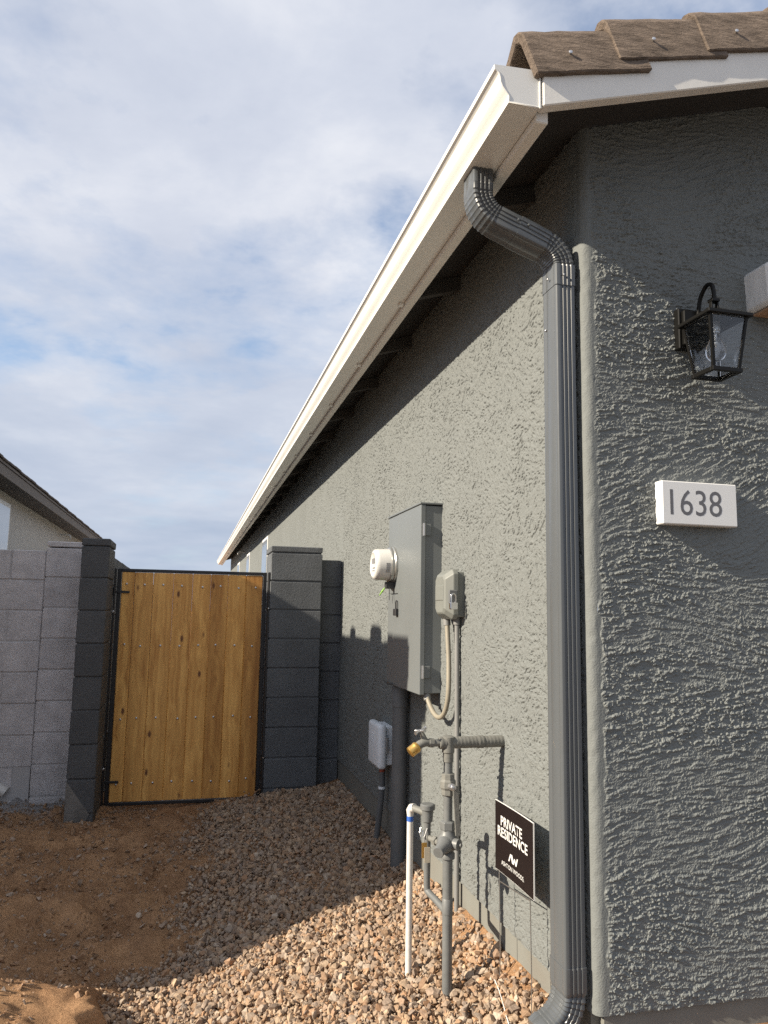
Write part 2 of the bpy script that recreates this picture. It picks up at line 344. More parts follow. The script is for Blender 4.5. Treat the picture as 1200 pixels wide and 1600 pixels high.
# scooped hollow under the gate and a small crumbling ledge in the near dirt
GZ = GZ - 0.075 * np.exp(-((GX - 0.04) / 0.62) ** 6 - ((GY - 6.05) / 0.30) ** 2)
edge_x = -0.31 + 0.03 * np.sin(GY * 23) + 0.02 * np.sin(GY * 61)
GZ = GZ + near * np.where(GX < edge_x, 1.0, np.clip(1 - (GX - edge_x) / 0.05, 0, 1)) * sstep(3.75, 3.45, GY + 0.15 * (GX + 0.5)) * np.clip(0.11 * (GX + 1.05), 0, 0.09)
me = np_mesh('ground', np.stack([GX, GY, GZ + H], -1).reshape(-1, 3), grid_faces(nx, ny), mat('tmp', (1, 1, 1)))
def dirt_mat():
    M = bpy.data.materials.new('desert_dirt'); M.use_nodes = True
    n = M.node_tree.nodes; l = M.node_tree.links; p = n['Principled BSDF']; p.inputs['Roughness'].default_value = 0.95; p.inputs['Specular IOR Level'].default_value = 0.15
    geo = n.new('ShaderNodeNewGeometry')
    def noise(s, d, r=0.6):
        t = n.new('ShaderNodeTexNoise'); t.inputs['Scale'].default_value = s; t.inputs['Detail'].default_value = d; t.inputs['Roughness'].default_value = r
        l.new(geo.outputs['Position'], t.inputs['Vector']); return t.outputs[0]
    r = n.new('ShaderNodeValToRGB'); l.new(noise(5, 8, 0.65), r.inputs[0]); e = r.color_ramp.elements
    e[0].position = 0.33; e[0].color = (0.27, 0.15, 0.083, 1); e[1].position = 0.66; e[1].color = (0.54, 0.325, 0.18, 1)
    r2 = n.new('ShaderNodeValToRGB'); l.new(noise(90, 5), r2.inputs[0]); e = r2.color_ramp.elements
    e[0].position = 0.3; e[0].color = (0.7, 0.68, 0.66, 1); e[1].position = 0.7; e[1].color = (1.1, 1.1, 1.1, 1)
    mx = n.new('ShaderNodeMixRGB'); mx.blend_type = 'MULTIPLY'; mx.inputs[0].default_value = 1; l.new(r.outputs[0], mx.inputs[1]); l.new(r2.outputs[0], mx.inputs[2])
    # spilled mortar along the bare block wall
    sp = n.new('ShaderNodeSeparateXYZ'); l.new(geo.outputs['Position'], sp.inputs[0])
    def m2(op, a, b):
        t = n.new('ShaderNodeMath'); t.operation = op
        for i, v in enumerate((a, b)):
            if isinstance(v, (int, float)): t.inputs[i].default_value = v
            else: l.new(v, t.inputs[i])
        return t.outputs[0]
    a = m2('ADD', sp.outputs[1], m2('MULTIPLY', noise(9, 4), 0.35))
    ma = n.new('ShaderNodeMapRange'); l.new(a, ma.inputs[0]); ma.inputs[1].default_value = 5.92; ma.inputs[2].default_value = 6.02
    mb = n.new('ShaderNodeMapRange'); l.new(sp.outputs[0], mb.inputs[0]); mb.inputs[1].default_value = -0.64; mb.inputs[2].default_value = -0.76
    mg = m2('MULTIPLY', ma.outputs[0], mb.outputs[0])
    mx2 = n.new('ShaderNodeMixRGB'); l.new(mg, mx2.inputs[0]); l.new(mx.outputs[0], mx2.inputs[1]); mx2.inputs[2].default_value = (0.34, 0.325, 0.32, 1)
    mf = n.new('ShaderNodeMapRange'); l.new(sp.outputs[1], mf.inputs[0]); mf.inputs[1].default_value = 1.6; mf.inputs[2].default_value = 2.1
    mx4 = n.new('ShaderNodeMixRGB'); l.new(mf.outputs[0], mx4.inputs[0]); mx4.inputs[1].default_value = (0.19, 0.165, 0.14, 1); l.new(mx2.outputs[0], mx4.inputs[2])  # unseen ground around and behind the camera darkened to cut its bounce
    l.new(mx4.outputs[0], p.inputs['Base Color'])
    b = n.new('ShaderNodeBump'); b.inputs['Strength'].default_value = 0.8; b.inputs['Distance'].default_value = 0.03; l.new(noise(38, 8, 0.72), b.inputs['Height'])
    b2 = n.new('ShaderNodeBump'); b2.inputs['Strength'].default_value = 0.8; b2.inputs['Distance'].default_value = 0.008; l.new(noise(160, 6, 0.7), b2.inputs['Height']); l.new(b.outputs[0], b2.inputs['Normal'])
    l.new(b2.outputs[0], p.inputs['Normal'])
    return M
M_dirt = dirt_mat()
me.materials[0] = M_dirt
g_ob = link(bpy.data.objects.new('ground', me)); g_ob['kind'] = 'structure'
g_ob['label'] = 'bare brown dirt ground scooped into a shallow swale'

MB().box(-150, 150, -17, -6, -1.3, -1.15).build('bounce_cut_road', mat('added_dark_asphalt', (0.05, 0.05, 0.052), 0.9, var=(4, 0.2), bump=(200, 0.5, 0.003)), kind='structure')  # unseen dark strip behind the camera, added to cut warm ground bounce

# ------------------------------------------------------------------ the house
house = thing('house', 'dark grey stucco house corner with white trim and brown tile roof', 'house', (XW + 0.5, YC + 0.5, -1.25))
# side wall: dense trowelled stucco near the camera
R_ = 0.028
XF = 0.885; YE = 1.81; SL = 0.30
ztop = lambda x: 1.50 + SL * (x - XF)
def stucco_side():
    du, dv = 0.0045, 0.0042
    ys = np.arange(YC + R_, 8.2, du); zs = np.arange(WEEP, 1.70, dv); nu, nv = len(ys), len(zs)
    th = fnoise(nu, nv, du, dv, .045, .045) * 0.9
    n = np.zeros((nu, nv)); wsum = np.zeros((nu, nv))
    for a in np.linspace(-1.6, 1.6, 9):
        w = np.exp(-((th - a) / 0.28) ** 2); n += w * fnoise(nu, nv, du, dv, .0078, .0025, a + 0.5); wsum += w ** 2
    n /= np.sqrt(wsum + 1e-6)
    patch = 0.92 + 0.08 * np.clip(fnoise(nu, nv, du, dv, .05, .05), -1, 1)
    h = 0.0042 * sstep(-1.05, -0.85, n) * patch + 0.0014 * sstep(0.6, 0.85, n) * patch + 0.0004 * fnoise(nu, nv, du, dv, .006, .006) + 0.0002 * fnoise(nu, nv, du, dv, .2, .2) + 0.00035 * RNG.standard_normal((nu, nv))
    k_ = np.arange(nu); hs_ = (h + np.roll(h, 1, 0) + np.roll(h, -1, 0) + np.roll(h, 2, 0)) / 4; h = np.where((ys > 6.0)[:, None], hs_, h); keep = np.where((ys < 4.2) | ((ys < 6.0) & (k_ % 2 == 0)) | (k_ % 4 == 0))[0]; h = h[keep]; ys = ys[keep]; nu = len(ys)
    Yg, Zg = np.meshgrid(ys, zs, indexing='ij')
    fade = sstep(0.0, 0.02, Yg - (YC + R_)); h = h * fade
    V = np.stack([XW - h, Yg, Zg], -1).reshape(-1, 3)
    return np_mesh('side_wall', V, grid_faces(nu, nv, True), M_stucco, smooth=False)
part_np('side_wall', stucco_side(), house)
def stucco_front():
    du = 0.0031; xs = np.arange(XW + R_, 1.96, du); zs = np.arange(WEEP, 1.80, du); nu, nv = len(xs), len(zs)
    th = fnoise(nu, nv, du, du, .16, .10) * 0.22
    n = np.zeros((nu, nv)); ws = np.zeros((nu, nv))
    for a in np.linspace(-0.6, 0.6, 7):
        w = np.exp(-((th - a) / 0.16) ** 2); n += w * fnoise(nu, nv, du, du, .015, .0027, a + 0.10); ws += w ** 2
    n /= np.sqrt(ws + 1e-6)
    blob = fnoise(nu, nv, du, du, .0024, .0021); blob2 = fnoise(nu, nv, du, du, .0055, .0036)
    patch = sstep(-1.0, 1.0, fnoise(nu, nv, du, du, .09, .05))
    rough = 0.35 + 0.65 * patch
    h = 0.0018 * sstep(0.6, 1.0, n) + 0.0032 * sstep(0.6, 1.2, blob + 0.35 * n) * rough + 0.0017 * sstep(0.3, 0.8, blob2 + 0.45 * n) * rough - 0.0012 * sstep(-1.1, -1.6, n) + 0.0008 * fnoise(nu, nv, du, du, .15, .1) + 0.00035 * RNG.standard_normal((nu, nv))
    Xg, Zg = np.meshgrid(xs, zs, indexing='ij')
    edge = 0.008 + 0.004 * fnoise(nu, nv, du, du, .012, .012)
    h = h * sstep(0.0, 0.006, Xg - (XW + R_) - edge)
    Zc = np.minimum(Zg, ztop(Xg) - 0.002)
    V = np.stack([Xg, YC - h, Zc], -1).reshape(-1, 3)
    return np_mesh('front_wall', V, grid_faces(nu, nv, False), M_stucco, smooth=False)
part_np('front_wall', stucco_front(), house)
def corner_bead():
    a = np.linspace(0, math.pi / 2, 12); zs = np.arange(WEEP, 1.62, 0.008); nu, nv = len(a), len(zs)
    wob = np.repeat(fnoise(8, nv, .1, .008, .01, .05)[:1] * 0.0007, nu, 0) + fnoise(nu, nv, .004, .008, .005, .007) * 0.0007
    r = R_ + wob * np.sin(2 * a)[:, None]
    A, Zg = np.meshgrid(a, zs, indexing='ij')
    V = np.stack([XW + R_ - r * np.cos(A), YC + R_ - r * np.sin(A), Zg], -1).reshape(-1, 3)
    return np_mesh('wall_corner', V, grid_faces(nu, nv, False), M_stucco)
part_np('wall_corner', corner_bead(), house)
MB().box(XW - 0.003, XW + 0.15, 8.19, YEND, WEEP, 1.70).build('side_wall', M_far, house)
MB().box(XW + 0.004, XW + 0.2, YC + 0.04, YEND - 0.02, -1.9, WEEP + 0.002).build('foundation', M_found, house)
MB().box(XW + 0.03, 8, YC + 0.012, YC + 0.2, -1.9, WEEP + 0.002).build('foundation', M_found, house)
b = MB(); b.rings([[(1.958, y, WEEP), (8, y, WEEP), (8, y, ztop(7.4)), (7.4, y, ztop(7.4) - 0.003), (1.958, y, ztop(1.958) - 0.003)] for y in (YC, YC + 0.15)])
b.build('front_wall', M_far, house)
MB().box(XW + 0.18, 8, YEND - 0.2, YEND - 0.01, WEEP, 1.74).build('rear_wall', M_far, house)
# roof: deck, rafter tails, fascia, rake fascia
def slab(x0, x1, y0, y1, dz0, dz1):
    b = MB(); b.rings([[(x, y0, ztop(x) + dz0), (x, y1, ztop(x) + dz0), (x, y1, ztop(x) + dz1), (x, y0, ztop(x) + dz1)] for x in (x0, x1)]); return b
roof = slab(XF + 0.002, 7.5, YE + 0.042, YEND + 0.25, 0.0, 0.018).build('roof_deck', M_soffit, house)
slab(XF - 0.03, 7.5, YE + 0.11, YEND + 0.25, 0.020, 0.055).build('roof_field', M_tile, house)
MB().box(XF, XF + 0.038, YE + 0.04, YEND + 0.25, 1.385, 1.512).build('fascia', M_trim, house, bevel=0.003)
b = MB(); b.rings([[(x, y, ztop(x) + dz) for y, dz in ((YE, -0.093), (YE + 0.038, -0.093), (YE + 0.038, 0.03), (YE, 0.03))] for x in (XF + 0.004, 7.5)])
b.build('rake_fascia', M_trim, house, bevel=0.003)
for k in range(26):
    yy = 2.45 + k * 0.81
    if yy > YEND: break
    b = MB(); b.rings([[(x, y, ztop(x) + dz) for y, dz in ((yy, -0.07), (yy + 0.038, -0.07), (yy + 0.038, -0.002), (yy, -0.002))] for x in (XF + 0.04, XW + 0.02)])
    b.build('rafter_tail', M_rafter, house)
# blocking above the walls
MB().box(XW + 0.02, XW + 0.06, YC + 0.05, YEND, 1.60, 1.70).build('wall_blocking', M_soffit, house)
# rake tiles: hollow angle-shaped concrete tiles, one object each, nail as sub-part
def tile_profile():
    o = [(-0.045, -0.045), (-0.020, 0.078), (0.000, 0.100), (0.025, 0.106), (0.09, 0.080), (0.125, 0.070)]
    i = [(0.122, 0.046), (0.085, 0.054), (0.024, 0.079), (0.012, 0.074), (0.004, 0.060), (-0.021, -0.048)]
    return [(a, c * 1.08) for a, c in o + i]
def rake_tile_mesh(seed, wear):
    r = np.random.default_rng(seed); b = MB(); P = tile_profile(); n = 9; rings = []
    for k in range(n + 1):
        u = 0.375 * k / n; j = r.normal(0, 0.0011, (len(P), 2))
        rings.append([(u + (r.normal(0, 0.002) if k in (0, n) else 0), p[0] + j[q, 0], p[1] + j[q, 1]) for q, p in enumerate(P)])
    b.rings(rings); return b
TX = [0.852, 1.118, 1.412, 1.705, 2.0, 2.295, 2.59]; TZ = [1.487 + 0.052, 1.586 + 0.052] + [1.674 + 0.052 + 0.0885 * q for q in range(5)]
for k, x0 in enumerate(TX):
    b = rake_tile_mesh(k, 0); me = b.mesh('rake_tile', Vector((0, 0, 0)), bevel=0.004, smooth=35); me.materials.append(M_tile)
    t = inst('rake_tile', me, house, (x0, YE + 0.030, TZ[k]), (0, -math.atan(SL - 0.065), 0.012 * math.sin(k * 2.1)))
    nb = MB().lathe((0.125 + 0.02 * math.sin(k * 3), -0.034, 0.012), (-0.2, -1, 0.2), [(-0.004, 0.003), (0.006, 0.003), (0.006, 0.0055), (0.0085, 0.0055), (0.010, 0.003)], 10)
    nm = nb.mesh('nail', smooth=40); nm.materials.append(M_steel)
    no = link(bpy.data.objects.new('nail', nm)); no.parent = t
# far windows of the side wall and a condensate pipe under the eave
for (y0, y1, z0, z1) in ((12.2, 13.1, 0.1, 1.19), (16.0, 16.8, 0.1, 1.2), (19.3, 20.1, 0.1, 1.2)):
    w = MB().box(XW - 0.02, XW + 0.03, y0, y1, z0, z1).build('window', M_frame, house, bevel=0.004)
    MB().box(XW - 0.026, XW - 0.0215, y0 + 0.05, y1 - 0.05, z0 + 0.05, z1 - 0.05).build('pane', M_winglass, w)
MB().tube([(XW + 0.02, 17.7, 1.33), (XW - 0.14, 17.7, 1.33), (XW - 0.155, 17.7, 1.32), (XW - 0.16, 17.7, 1.27)], 0.014).build('condensate_pipe', M_pvc, house, smooth=40)

# ------------------------------------------------------------------ gutter
gut = thing('rain_gutter', 'long white ogee rain gutter along the eave', 'gutter', (XF - 0.05, YE, 1.40))
ZB = 1.406
prof = [(0.0, 0.105), (0.0, 0.0), (0.094, 0.0), (0.094, 0.017), (0.0965, 0.022), (0.104, 0.032), (0.1125, 0.043), (0.118, 0.056), (0.1195, 0.070), (0.1225, 0.081), (0.129, 0.088), (0.1355, 0.091), (0.1355, 0.107), (0.127, 0.107)]
def offset(pr, d):
    o = []
    for i, p in enumerate(pr):
        a = Vector(pr[max(i - 1, 0)]); c = Vector(pr[min(i + 1, len(pr) - 1)]); t = (c - a).normalized()
        o.append((p[0] - t.y * d, p[1] + t.x * d))
    return o
inner = offset(prof, 0.0022)
ring = prof + inner[::-1]
def gsweep(y0, y1, pr):
    return MB().rings([[(XF - 0.002 - u, y, ZB + z) for u, z in pr] for y in (y0, y1)])
gsweep(YE + 0.012, YEND + 0.3, ring).build('gutter_trough', M_white, gut, smooth=24)
cap_prof = [(0.0005, 0.112)] + prof[1:-2] + [(0.1355, 0.105)]
gsweep(YE + 0.008, YE + 0.0105, cap_prof).build('end_cap', M_white, gut)
# folded rim of the end cap
MB().tube([(XF - 0.002 - u, YE + 0.009, ZB + z) for u, z in prof[1:-2]], 0.0028, 6).build('cap_rim', M_white, gut, smooth=50)
MB().box(XF - 0.005, XF - 0.001, YE + 0.004, YE + 0.02, ZB - 0.004, ZB + 0.112).build('cap_flange', M_white, gut)
MB().box(XF - 0.004, XF - 0.0005, YE + 0.02, YEND + 0.3, ZB + 0.1, ZB + 0.135).build('drip_edge', M_trim, gut)
for k in range(24):
    yy = 2.33 + 0.9 * k
    MB().box(XF - 0.022, XF - 0.002, yy, yy + 0.03, ZB - 0.012, ZB - 0.001).build('hanger_clip', M_white, gut)

# ------------------------------------------------------------------ downspout
ds = thing('downspout', 'dark grey corrugated downspout with double elbow at the house corner', 'downspout', (1.117, 2.18, -1.25))
def ds_profile(sa=1.0, groove=0.0034):
    ha, hb, r = 0.034 * sa, 0.049 * sa, 0.008
    pts = []
    def corner(ca, cb, a0):
        for k in range(4):
            t = a0 + k * math.pi / 6; pts.append((ca + r * math.cos(t), cb + r * math.sin(t)))
    corner(ha - r, hb - r, 0)
    for c in (0.013, -0.001, -0.015): pts.extend([(c + 0.0052, hb), (c + 0.0032, hb - groove), (c - 0.0032, hb - groove), (c - 0.0052, hb)])
    corner(-ha + r, hb - r, math.pi / 2)
    for c in (0.03, 0.022): pts.extend([(-ha, c + 0.003), (-ha + groove * 0.4, c), (-ha, c - 0.003)])
    for c in (-0.022, -0.03): pts.extend([(-ha, c + 0.003), (-ha + groove * 0.4, c), (-ha, c - 0.003)])
    corner(-ha + r, -hb + r, math.pi)
    for c in (-0.015, -0.001, 0.013): pts.extend([(c - 0.0052, -hb), (c - 0.0032, -hb + groove), (c + 0.0032, -hb + groove), (c + 0.0052, -hb)])
    corner(ha - r, -hb + r, 1.5 * math.pi)
    return pts
def ds_rings(path):      # path: (x, z, tx, tz, scale)
    rr = []
    for x, z, tx, tz, sc in path:
        P = ds_profile(sc); nxv = (-tz, tx)         # axis a: toward +x when going down
        rr.append([(x + a * nxv[0], 2.18 + b_, z + a * nxv[1]) for a, b_ in P])
    return rr
def arc(cx, cz, r, a0, a1, n, crimp):
    res = []
    for k in range(n + 1):
        t = math.radians(a0 + (a1 - a0) * k / n); s = 1 if a1 > a0 else -1
        sc = 1.0
        res.append((cx + r * math.cos(t), cz + r * math.sin(t), -math.sin(t) * s, math.cos(t) * s, 1.0))
        if crimp and k < n:
            t2 = math.radians(a0 + (a1 - a0) * (k + 0.30) / n)
            res.append((cx + r * math.cos(t2), cz + r * math.sin(t2), -math.sin(t2) * s, math.cos(t2) * s, 0.945))
    return res
r_ = 0.085
p1 = [(0.838, 1.425, 0, -1, 1), (0.838, 1.36, 0, -1, 1), (0.838, 1.357, 0, -1, 1.02), (0.838, 1.352, 0, -1, 1.0)] + arc(0.838 + r_, 1.335, r_, 180, 250, 9, True)
ex, ez = p1[-1][0], p1[-1][1]; tx, tz = math.cos(math.radians(-20)), math.sin(math.radians(-20))
mx_, mz_ = ex + 0.075 * tx, ez + 0.075 * tz
p1.append((mx_, mz_, tx, tz, 1.0))
MB().rings(ds_rings(p1)).build('elbow', M_dspout, ds, smooth=28)
p2 = [(mx_ - 0.004, mz_ + 0.0015, tx, tz, 1.035), (mx_ + 0.035, mz_ + 0.035 * tz / tx, tx, tz, 1.035)]
sx_, sz_ = 1.117 - r_ + 0.342 * r_, None
sz_ = mz_ + (sx_ - mx_) * tz / tx; cz_ = sz_ - 0.94 * r_
p2 += arc(1.117 - r_, cz_, r_, 70, 0, 8, True) + [(1.117, cz_ - 0.045, 0, -1, 1.0)]
MB().rings(ds_rings(p2)).build('elbow', M_dspout, ds, smooth=28)
zt = cz_ - 0.045
MB().rings(ds_rings([(1.117, zt + 0.05, 0, -1, 1.05), (1.117, zt - 0.02, 0, -1, 1.05)])).build('sleeve', M_dspout, ds, smooth=28)
MB().rings(ds_rings([(1.117, zt, 0, -1, 1.0), (1.117, -0.6, 0, -1, 1.0), (1.117, -1.03, 0, -1, 1.0)])).build('straight_pipe', M_dspout, ds, smooth=28)
MB().rings(ds_rings([(1.117, -0.995, 0, -1, 1.05), (1.117, -1.06, 0, -1, 1.05)] + arc(1.117 - 0.11, -1.07, 0.11, 0, -72, 9, True) + [(1.02, -1.19, -0.95, -0.3, 1.0)])).build('outlet_elbow', M_dspout, ds, smooth=28)
for (x, y, z) in ((1.075, 2.17, zt + 0.01), (1.083, 2.205, 0.92), (1.108, 2.128, zt + 0.012)):
    MB().lathe((x, y, z), (-1, 0, 0) if y > 2.14 else (0, -1, 0), [(0, 0.004), (0.003, 0.004), (0.005, 0.002)], 8).build('screw', M_steel, ds, smooth=40)
for q in (0.02, 0.055):
    x = mx_ - 0.03 + q; z = mz_ + (x - mx_) * tz / tx + 0.012
    MB().lathe((x, 2.128, z), (0, -1, 0), [(0, 0.0045), (0.003, 0.0045), (0.005, 0.002)], 8).build('screw', M_dspout, ds, smooth=40)

# ------------------------------------------------------------------ block walls and pillars
BH = 0.2032
def block_mesh(lx, ly, lz, seed=0):
    r = np.random.default_rng(seed); b = MB().box(-lx / 2, lx / 2, -ly / 2, ly / 2, -lz / 2, lz / 2)
    b.v = [tuple(np.array(v) + r.normal(0, 0.0009, 3)) for v in b.v]
    return b.mesh('block', bevel=0.005)
_bc = {}
def block(parent, cx, cy, cz, lx, ly, lz, mt, name='block'):
    key = (round(lx, 3), round(ly, 3), round(lz, 3), mt.name, random.randrange(3))
    if key not in _bc:
        me = block_mesh(lx, ly, lz, len(_bc)); me.materials.append(mt); _bc[key] = me
    return inst(name, _bc[key], parent, (cx + random.uniform(-.0012, .0012), cy + random.uniform(-.002, .002), cz))
G = 0.0075
# pillar right of the gate
pil = thing('block_pillar', 'dark grey painted block pillar with cap right of the wooden gate', 'pillar', (0.735, 5.68, -1.3))
x0, x1, yf, yb = 0.548, 0.915, 5.49, 5.86
MB().box(x0 + .008, x1 - .008, yf + .008, yb - .008, -1.55, 0.42).build('mortar', M_mortarpaint, pil)
ztop_p = 0.418
for k in range(9):
    zc = ztop_p - BH * (k + 0.5)
    block(pil, (x0 + x1) / 2, (yf + yb) / 2, zc, x1 - x0, yb - yf, BH - G, M_blockpaint)
block(pil, (x0 + x1) / 2, (yf + yb) / 2, 0.442, x1 - x0 + 0.004, yb - yf + 0.004, 0.042, M_blockpaint, 'cap')
# narrower infill stack next to the house
inf = thing('block_stack', 'narrow dark painted block stack between the pillar and the house wall', 'block wall', (1.0, 5.69, -1.3))
MB().box(0.925, 1.077, 5.60, 5.78, -1.55, 0.37).build('mortar', M_mortarpaint, inf)
for k in range(9):
    block(inf, 1.000, 5.69, 0.385 - BH * (k + 0.5), 0.160, 0.20, BH - G, M_blockpaint)
# dark pillar left of the gate, head of the boundary wall
lp = thing('block_pillar', 'dark painted block pillar left of the gate where hinges mount', 'pillar', (-0.59, 5.3, -1.35))
MB().box(-0.665, -0.515, 5.14, 5.50, -1.6, 0.39).build('mortar', M_blockdark, lp)
for k in range(9):
    z = 0.392 - BH * (k + 0.5)
    block(lp, -0.59, 5.32, z, 0.166, 0.376, BH - G, M_blockdark)
block(lp, -0.59, 5.32, 0.416, 0.17, 0.38, 0.044, M_blockdark, 'cap')
b = MB(); b.rings([[(-0.673, 5.1295, -1.04), (-0.673, 5.1295, -1.30), (-0.56, 5.1295, -1.30), (-0.53, 5.1295, -1.235)], [(-0.673, 5.134, -1.04), (-0.673, 5.134, -1.30), (-0.56, 5.134, -1.30), (-0.53, 5.134, -1.235)]])
b.build('unpainted_patch', M_concrete, lp)
# boundary wall receding behind it
bw = thing('boundary_block_wall', 'painted block boundary wall running back behind the left pillar', 'block wall', (-0.6, 8, -1.3))
MB().box(-0.668, -0.532, 5.52, 12.0, -1.5, 0.355).build('mortar', M_mortarpaint, bw)
for r in range(9):
    yy = 5.51 - (0.2 if r % 2 else 0); z = 0.36 - BH * (r + 0.5)
    while yy < 12.0:
        a, c = max(yy, 5.515), min(yy + 0.406, 12.0)
        if c - a > 0.05: block(bw, -0.60, (a + c) / 2, z, 0.152, c - a - G, BH - G, M_blockpaint)
        yy += 0.406
# bare grey wall and its column to the left
gw = thing('bare_block_wall', 'bare grey concrete block wall at the left edge beside the gate pillar', 'block wall', (-1.3, 5.65, -1.4))
MB().box(-2.28, -0.96, 5.606, 5.74, -1.7, 0.38).build('mortar', M_mortar, gw)
for r in range(9):
    z = 0.385 - BH * (r + 0.5); xx = -0.952 - (0.20 if r % 2 else 0.02) + 0.0
    # the course starts with a cut piece against the column
    first = -0.952
    edges = [first]
    e_ = first - (0.22 if r % 2 == 0 else 0.30)
    while e_ > -2.28: edges.append(e_); e_ -= 0.406
    edges.append(-2.28)
    for a, c in zip(edges[1:], edges[:-1]):
        if c - a < 0.03: continue
        if r == 7 and -1.16 < (a + c) / 2 < -0.95:      # knocked-out block with a pipe end
            continue
        block(gw, (a + c) / 2, 5.676, z, c - a - G, 0.152, BH - G, M_blockbare)
zr = 0.385 - BH * 7.5
MB().box(-1.16, -1.07, 5.60, 5.61, zr - 0.02, zr + 0.098).build('broken_edge', M_blockbare, gw)
gc = thing('bare_block_column', 'bare grey stacked block column between the bare wall and dark pillar', 'column', (-0.82, 5.65, -1.4))
MB().box(-0.945, -0.69, 5.5725, 5.79, -1.7, 0.40).build('mortar', M_mortar, gc)
for r in range(9):
    block(gc, -0.818, 5.683, 0.405 - BH * (r + 0.5), 0.264, 0.232, BH - G, M_blockbare)
block(gc, -0.818, 5.683, 0.427, 0.266, 0.234, 0.036, M_blockbare, 'cap')
# pipe end lying in the knocked-out hole
b = MB(); b.tube([(-1.22, 5.60, zr - 0.03), (-1.14, 5.59, zr - 0.02), (-1.095, 5.585, zr - 0.05)], [0.035, 0.036, 0.036], 14)
b.build('broken_pipe', M_pvc, smooth=50, label='broken white pipe end in the hole of the bare block wall', cat='pipe', loc=(-1.15, 5.59, zr - 0.05))

# ------------------------------------------------------------------ gate
gate = thing('wooden_gate', 'stained cedar plank gate in a black steel frame', 'gate', (0.03, 5.6, -1.31))
gx0, gx1, gz0, gz1 = -0.490, 0.530, -1.302, 0.276
t_ = 0.026
fb = MB(); fb.box(gx0, gx0 + t_, 5.585, 5.62, gz0, gz1)
fb.build('frame_stile', M_black, gate, bevel=0.003)
MB().box(gx1 - t_, gx1, 5.585, 5.62, gz0, gz1).build('frame_stile', M_black, gate, bevel=0.003)
MB().box(gx0 + t_, gx1 - t_, 5.585, 5.62, gz1 - 0.022, gz1).build('frame_rail', M_black, gate, bevel=0.003)
MB().box(gx0 + t_, gx1 - t_, 5.585, 5.62, gz0, gz0 + 0.022).build('frame_rail', M_black, gate, bevel=0.003)
bx = np.array([0, 0.085, 0.21, 0.345, 0.475, 0.60, 0.72, 0.845, 0.962]) ; bx = gx0 + t_ + 0.002 + bx * ((gx1 - gx0 - 2 * t_ - 0.004) / 0.962)
sc_me = MB().lathe((0, 0, 0), (0, -1, 0), [(0, 0.0075), (0.003, 0.0075), (0.005, 0.004)], 8).mesh('screw', smooth=40); sc_me.materials.append(M_steel)
for k in range(8):
    w = bx[k + 1] - bx[k] - (0.003 if k == 1 else 0.0007)
    me = MB().box(-w / 2, w / 2, -0.009, 0.009, -0.765, 0.765).mesh('board', bevel=0.004); me.materials.append(M_wood)
    bd = inst('board', me, gate, ((bx[k] + bx[k + 1]) / 2, 5.596 + random.uniform(-.002, .002), (gz0 + gz1) / 2))
    for zr_ in (0.165, -0.247, -0.735, -1.160):
        s = link(bpy.data.objects.new('screw', sc_me)); s.parent = bd
        s.location = (random.uniform(-.012, .012), -0.0095, zr_ - (gz0 + gz1) / 2 + random.uniform(-.008, .008))
for zr_ in (0.115, -1.145):
    MB().box(-0.545, -0.405, 5.572, 5.583, zr_ - 0.008, zr_ + 0.008).build('hinge', M_black, gate, bevel=0.002)
    MB().lathe((-0.512, 5.578, zr_ - 0.03), (0, 0, 1), [(0, 0.011), (0.06, 0.011)], 10).build('hinge_barrel', M_black, gate, smooth=40)
MB().box(0.505, 0.53, 5.568, 5.583, -0.4, -0.33).build('latch', M_black, gate, bevel=0.002)
for nm, xa, xb, lb in (('gate_post', -0.506 - 0.04, -0.508, 'black steel hinge post on the left side of the wooden gate'), ('gate_post', 0.5465 - 0.006, 0.5475 - 0.001, 'thin black steel latch post between the gate and right pillar')):
    pass
pt = MB().box(-0.507, -0.4955, 5.53, 5.58, -1.4, 0.275)
gp = thing('gate_post', 'black steel hinge post on the left side of the wooden gate', 'gate post', (-0.5, 5.56, -1.4))
pt.build('post_tube', M_black, gp, bevel=0.002)
for zz in (-0.02, -1.05):
    MB().lathe((-0.501, 5.529, zz), (0, -1, 0), [(0, 0.009), (0.005, 0.009), (0.009, 0.005)], 8).build('bolt', M_steel, gp, smooth=40)
gp = thing('gate_post', 'thin black steel latch post between the gate and right pillar', 'gate post', (0.543, 5.56, -1.4))
MB().box(0.5335, 0.5475, 5.50, 5.57, -1.4, 0.275).build('post_tube', M_black, gp, bevel=0.002)
for zz in (0.02, -1.0):
    MB().lathe((0.5405, 5.499, zz), (0, -1, 0), [(0, 0.006), (0.005, 0.006), (0.008, 0.004)], 8).build('bolt', M_steel, gp, smooth=40)

# the whole gate line stands a little further back and larger than it was measured
KG = 1.08
for o in [o for o in bpy.data.objects if o.parent is None and o.name.split('.')[0] in ('block_pillar', 'block_stack', 'boundary_block_wall', 'bare_block_wall', 'bare_block_column', 'broken_pipe', 'wooden_gate', 'gate_post')]:
    b_ = o['base']; o.location = (b_[0] * KG, b_[1] * KG, b_[2] * KG + H); o.scale = (KG, KG, KG)

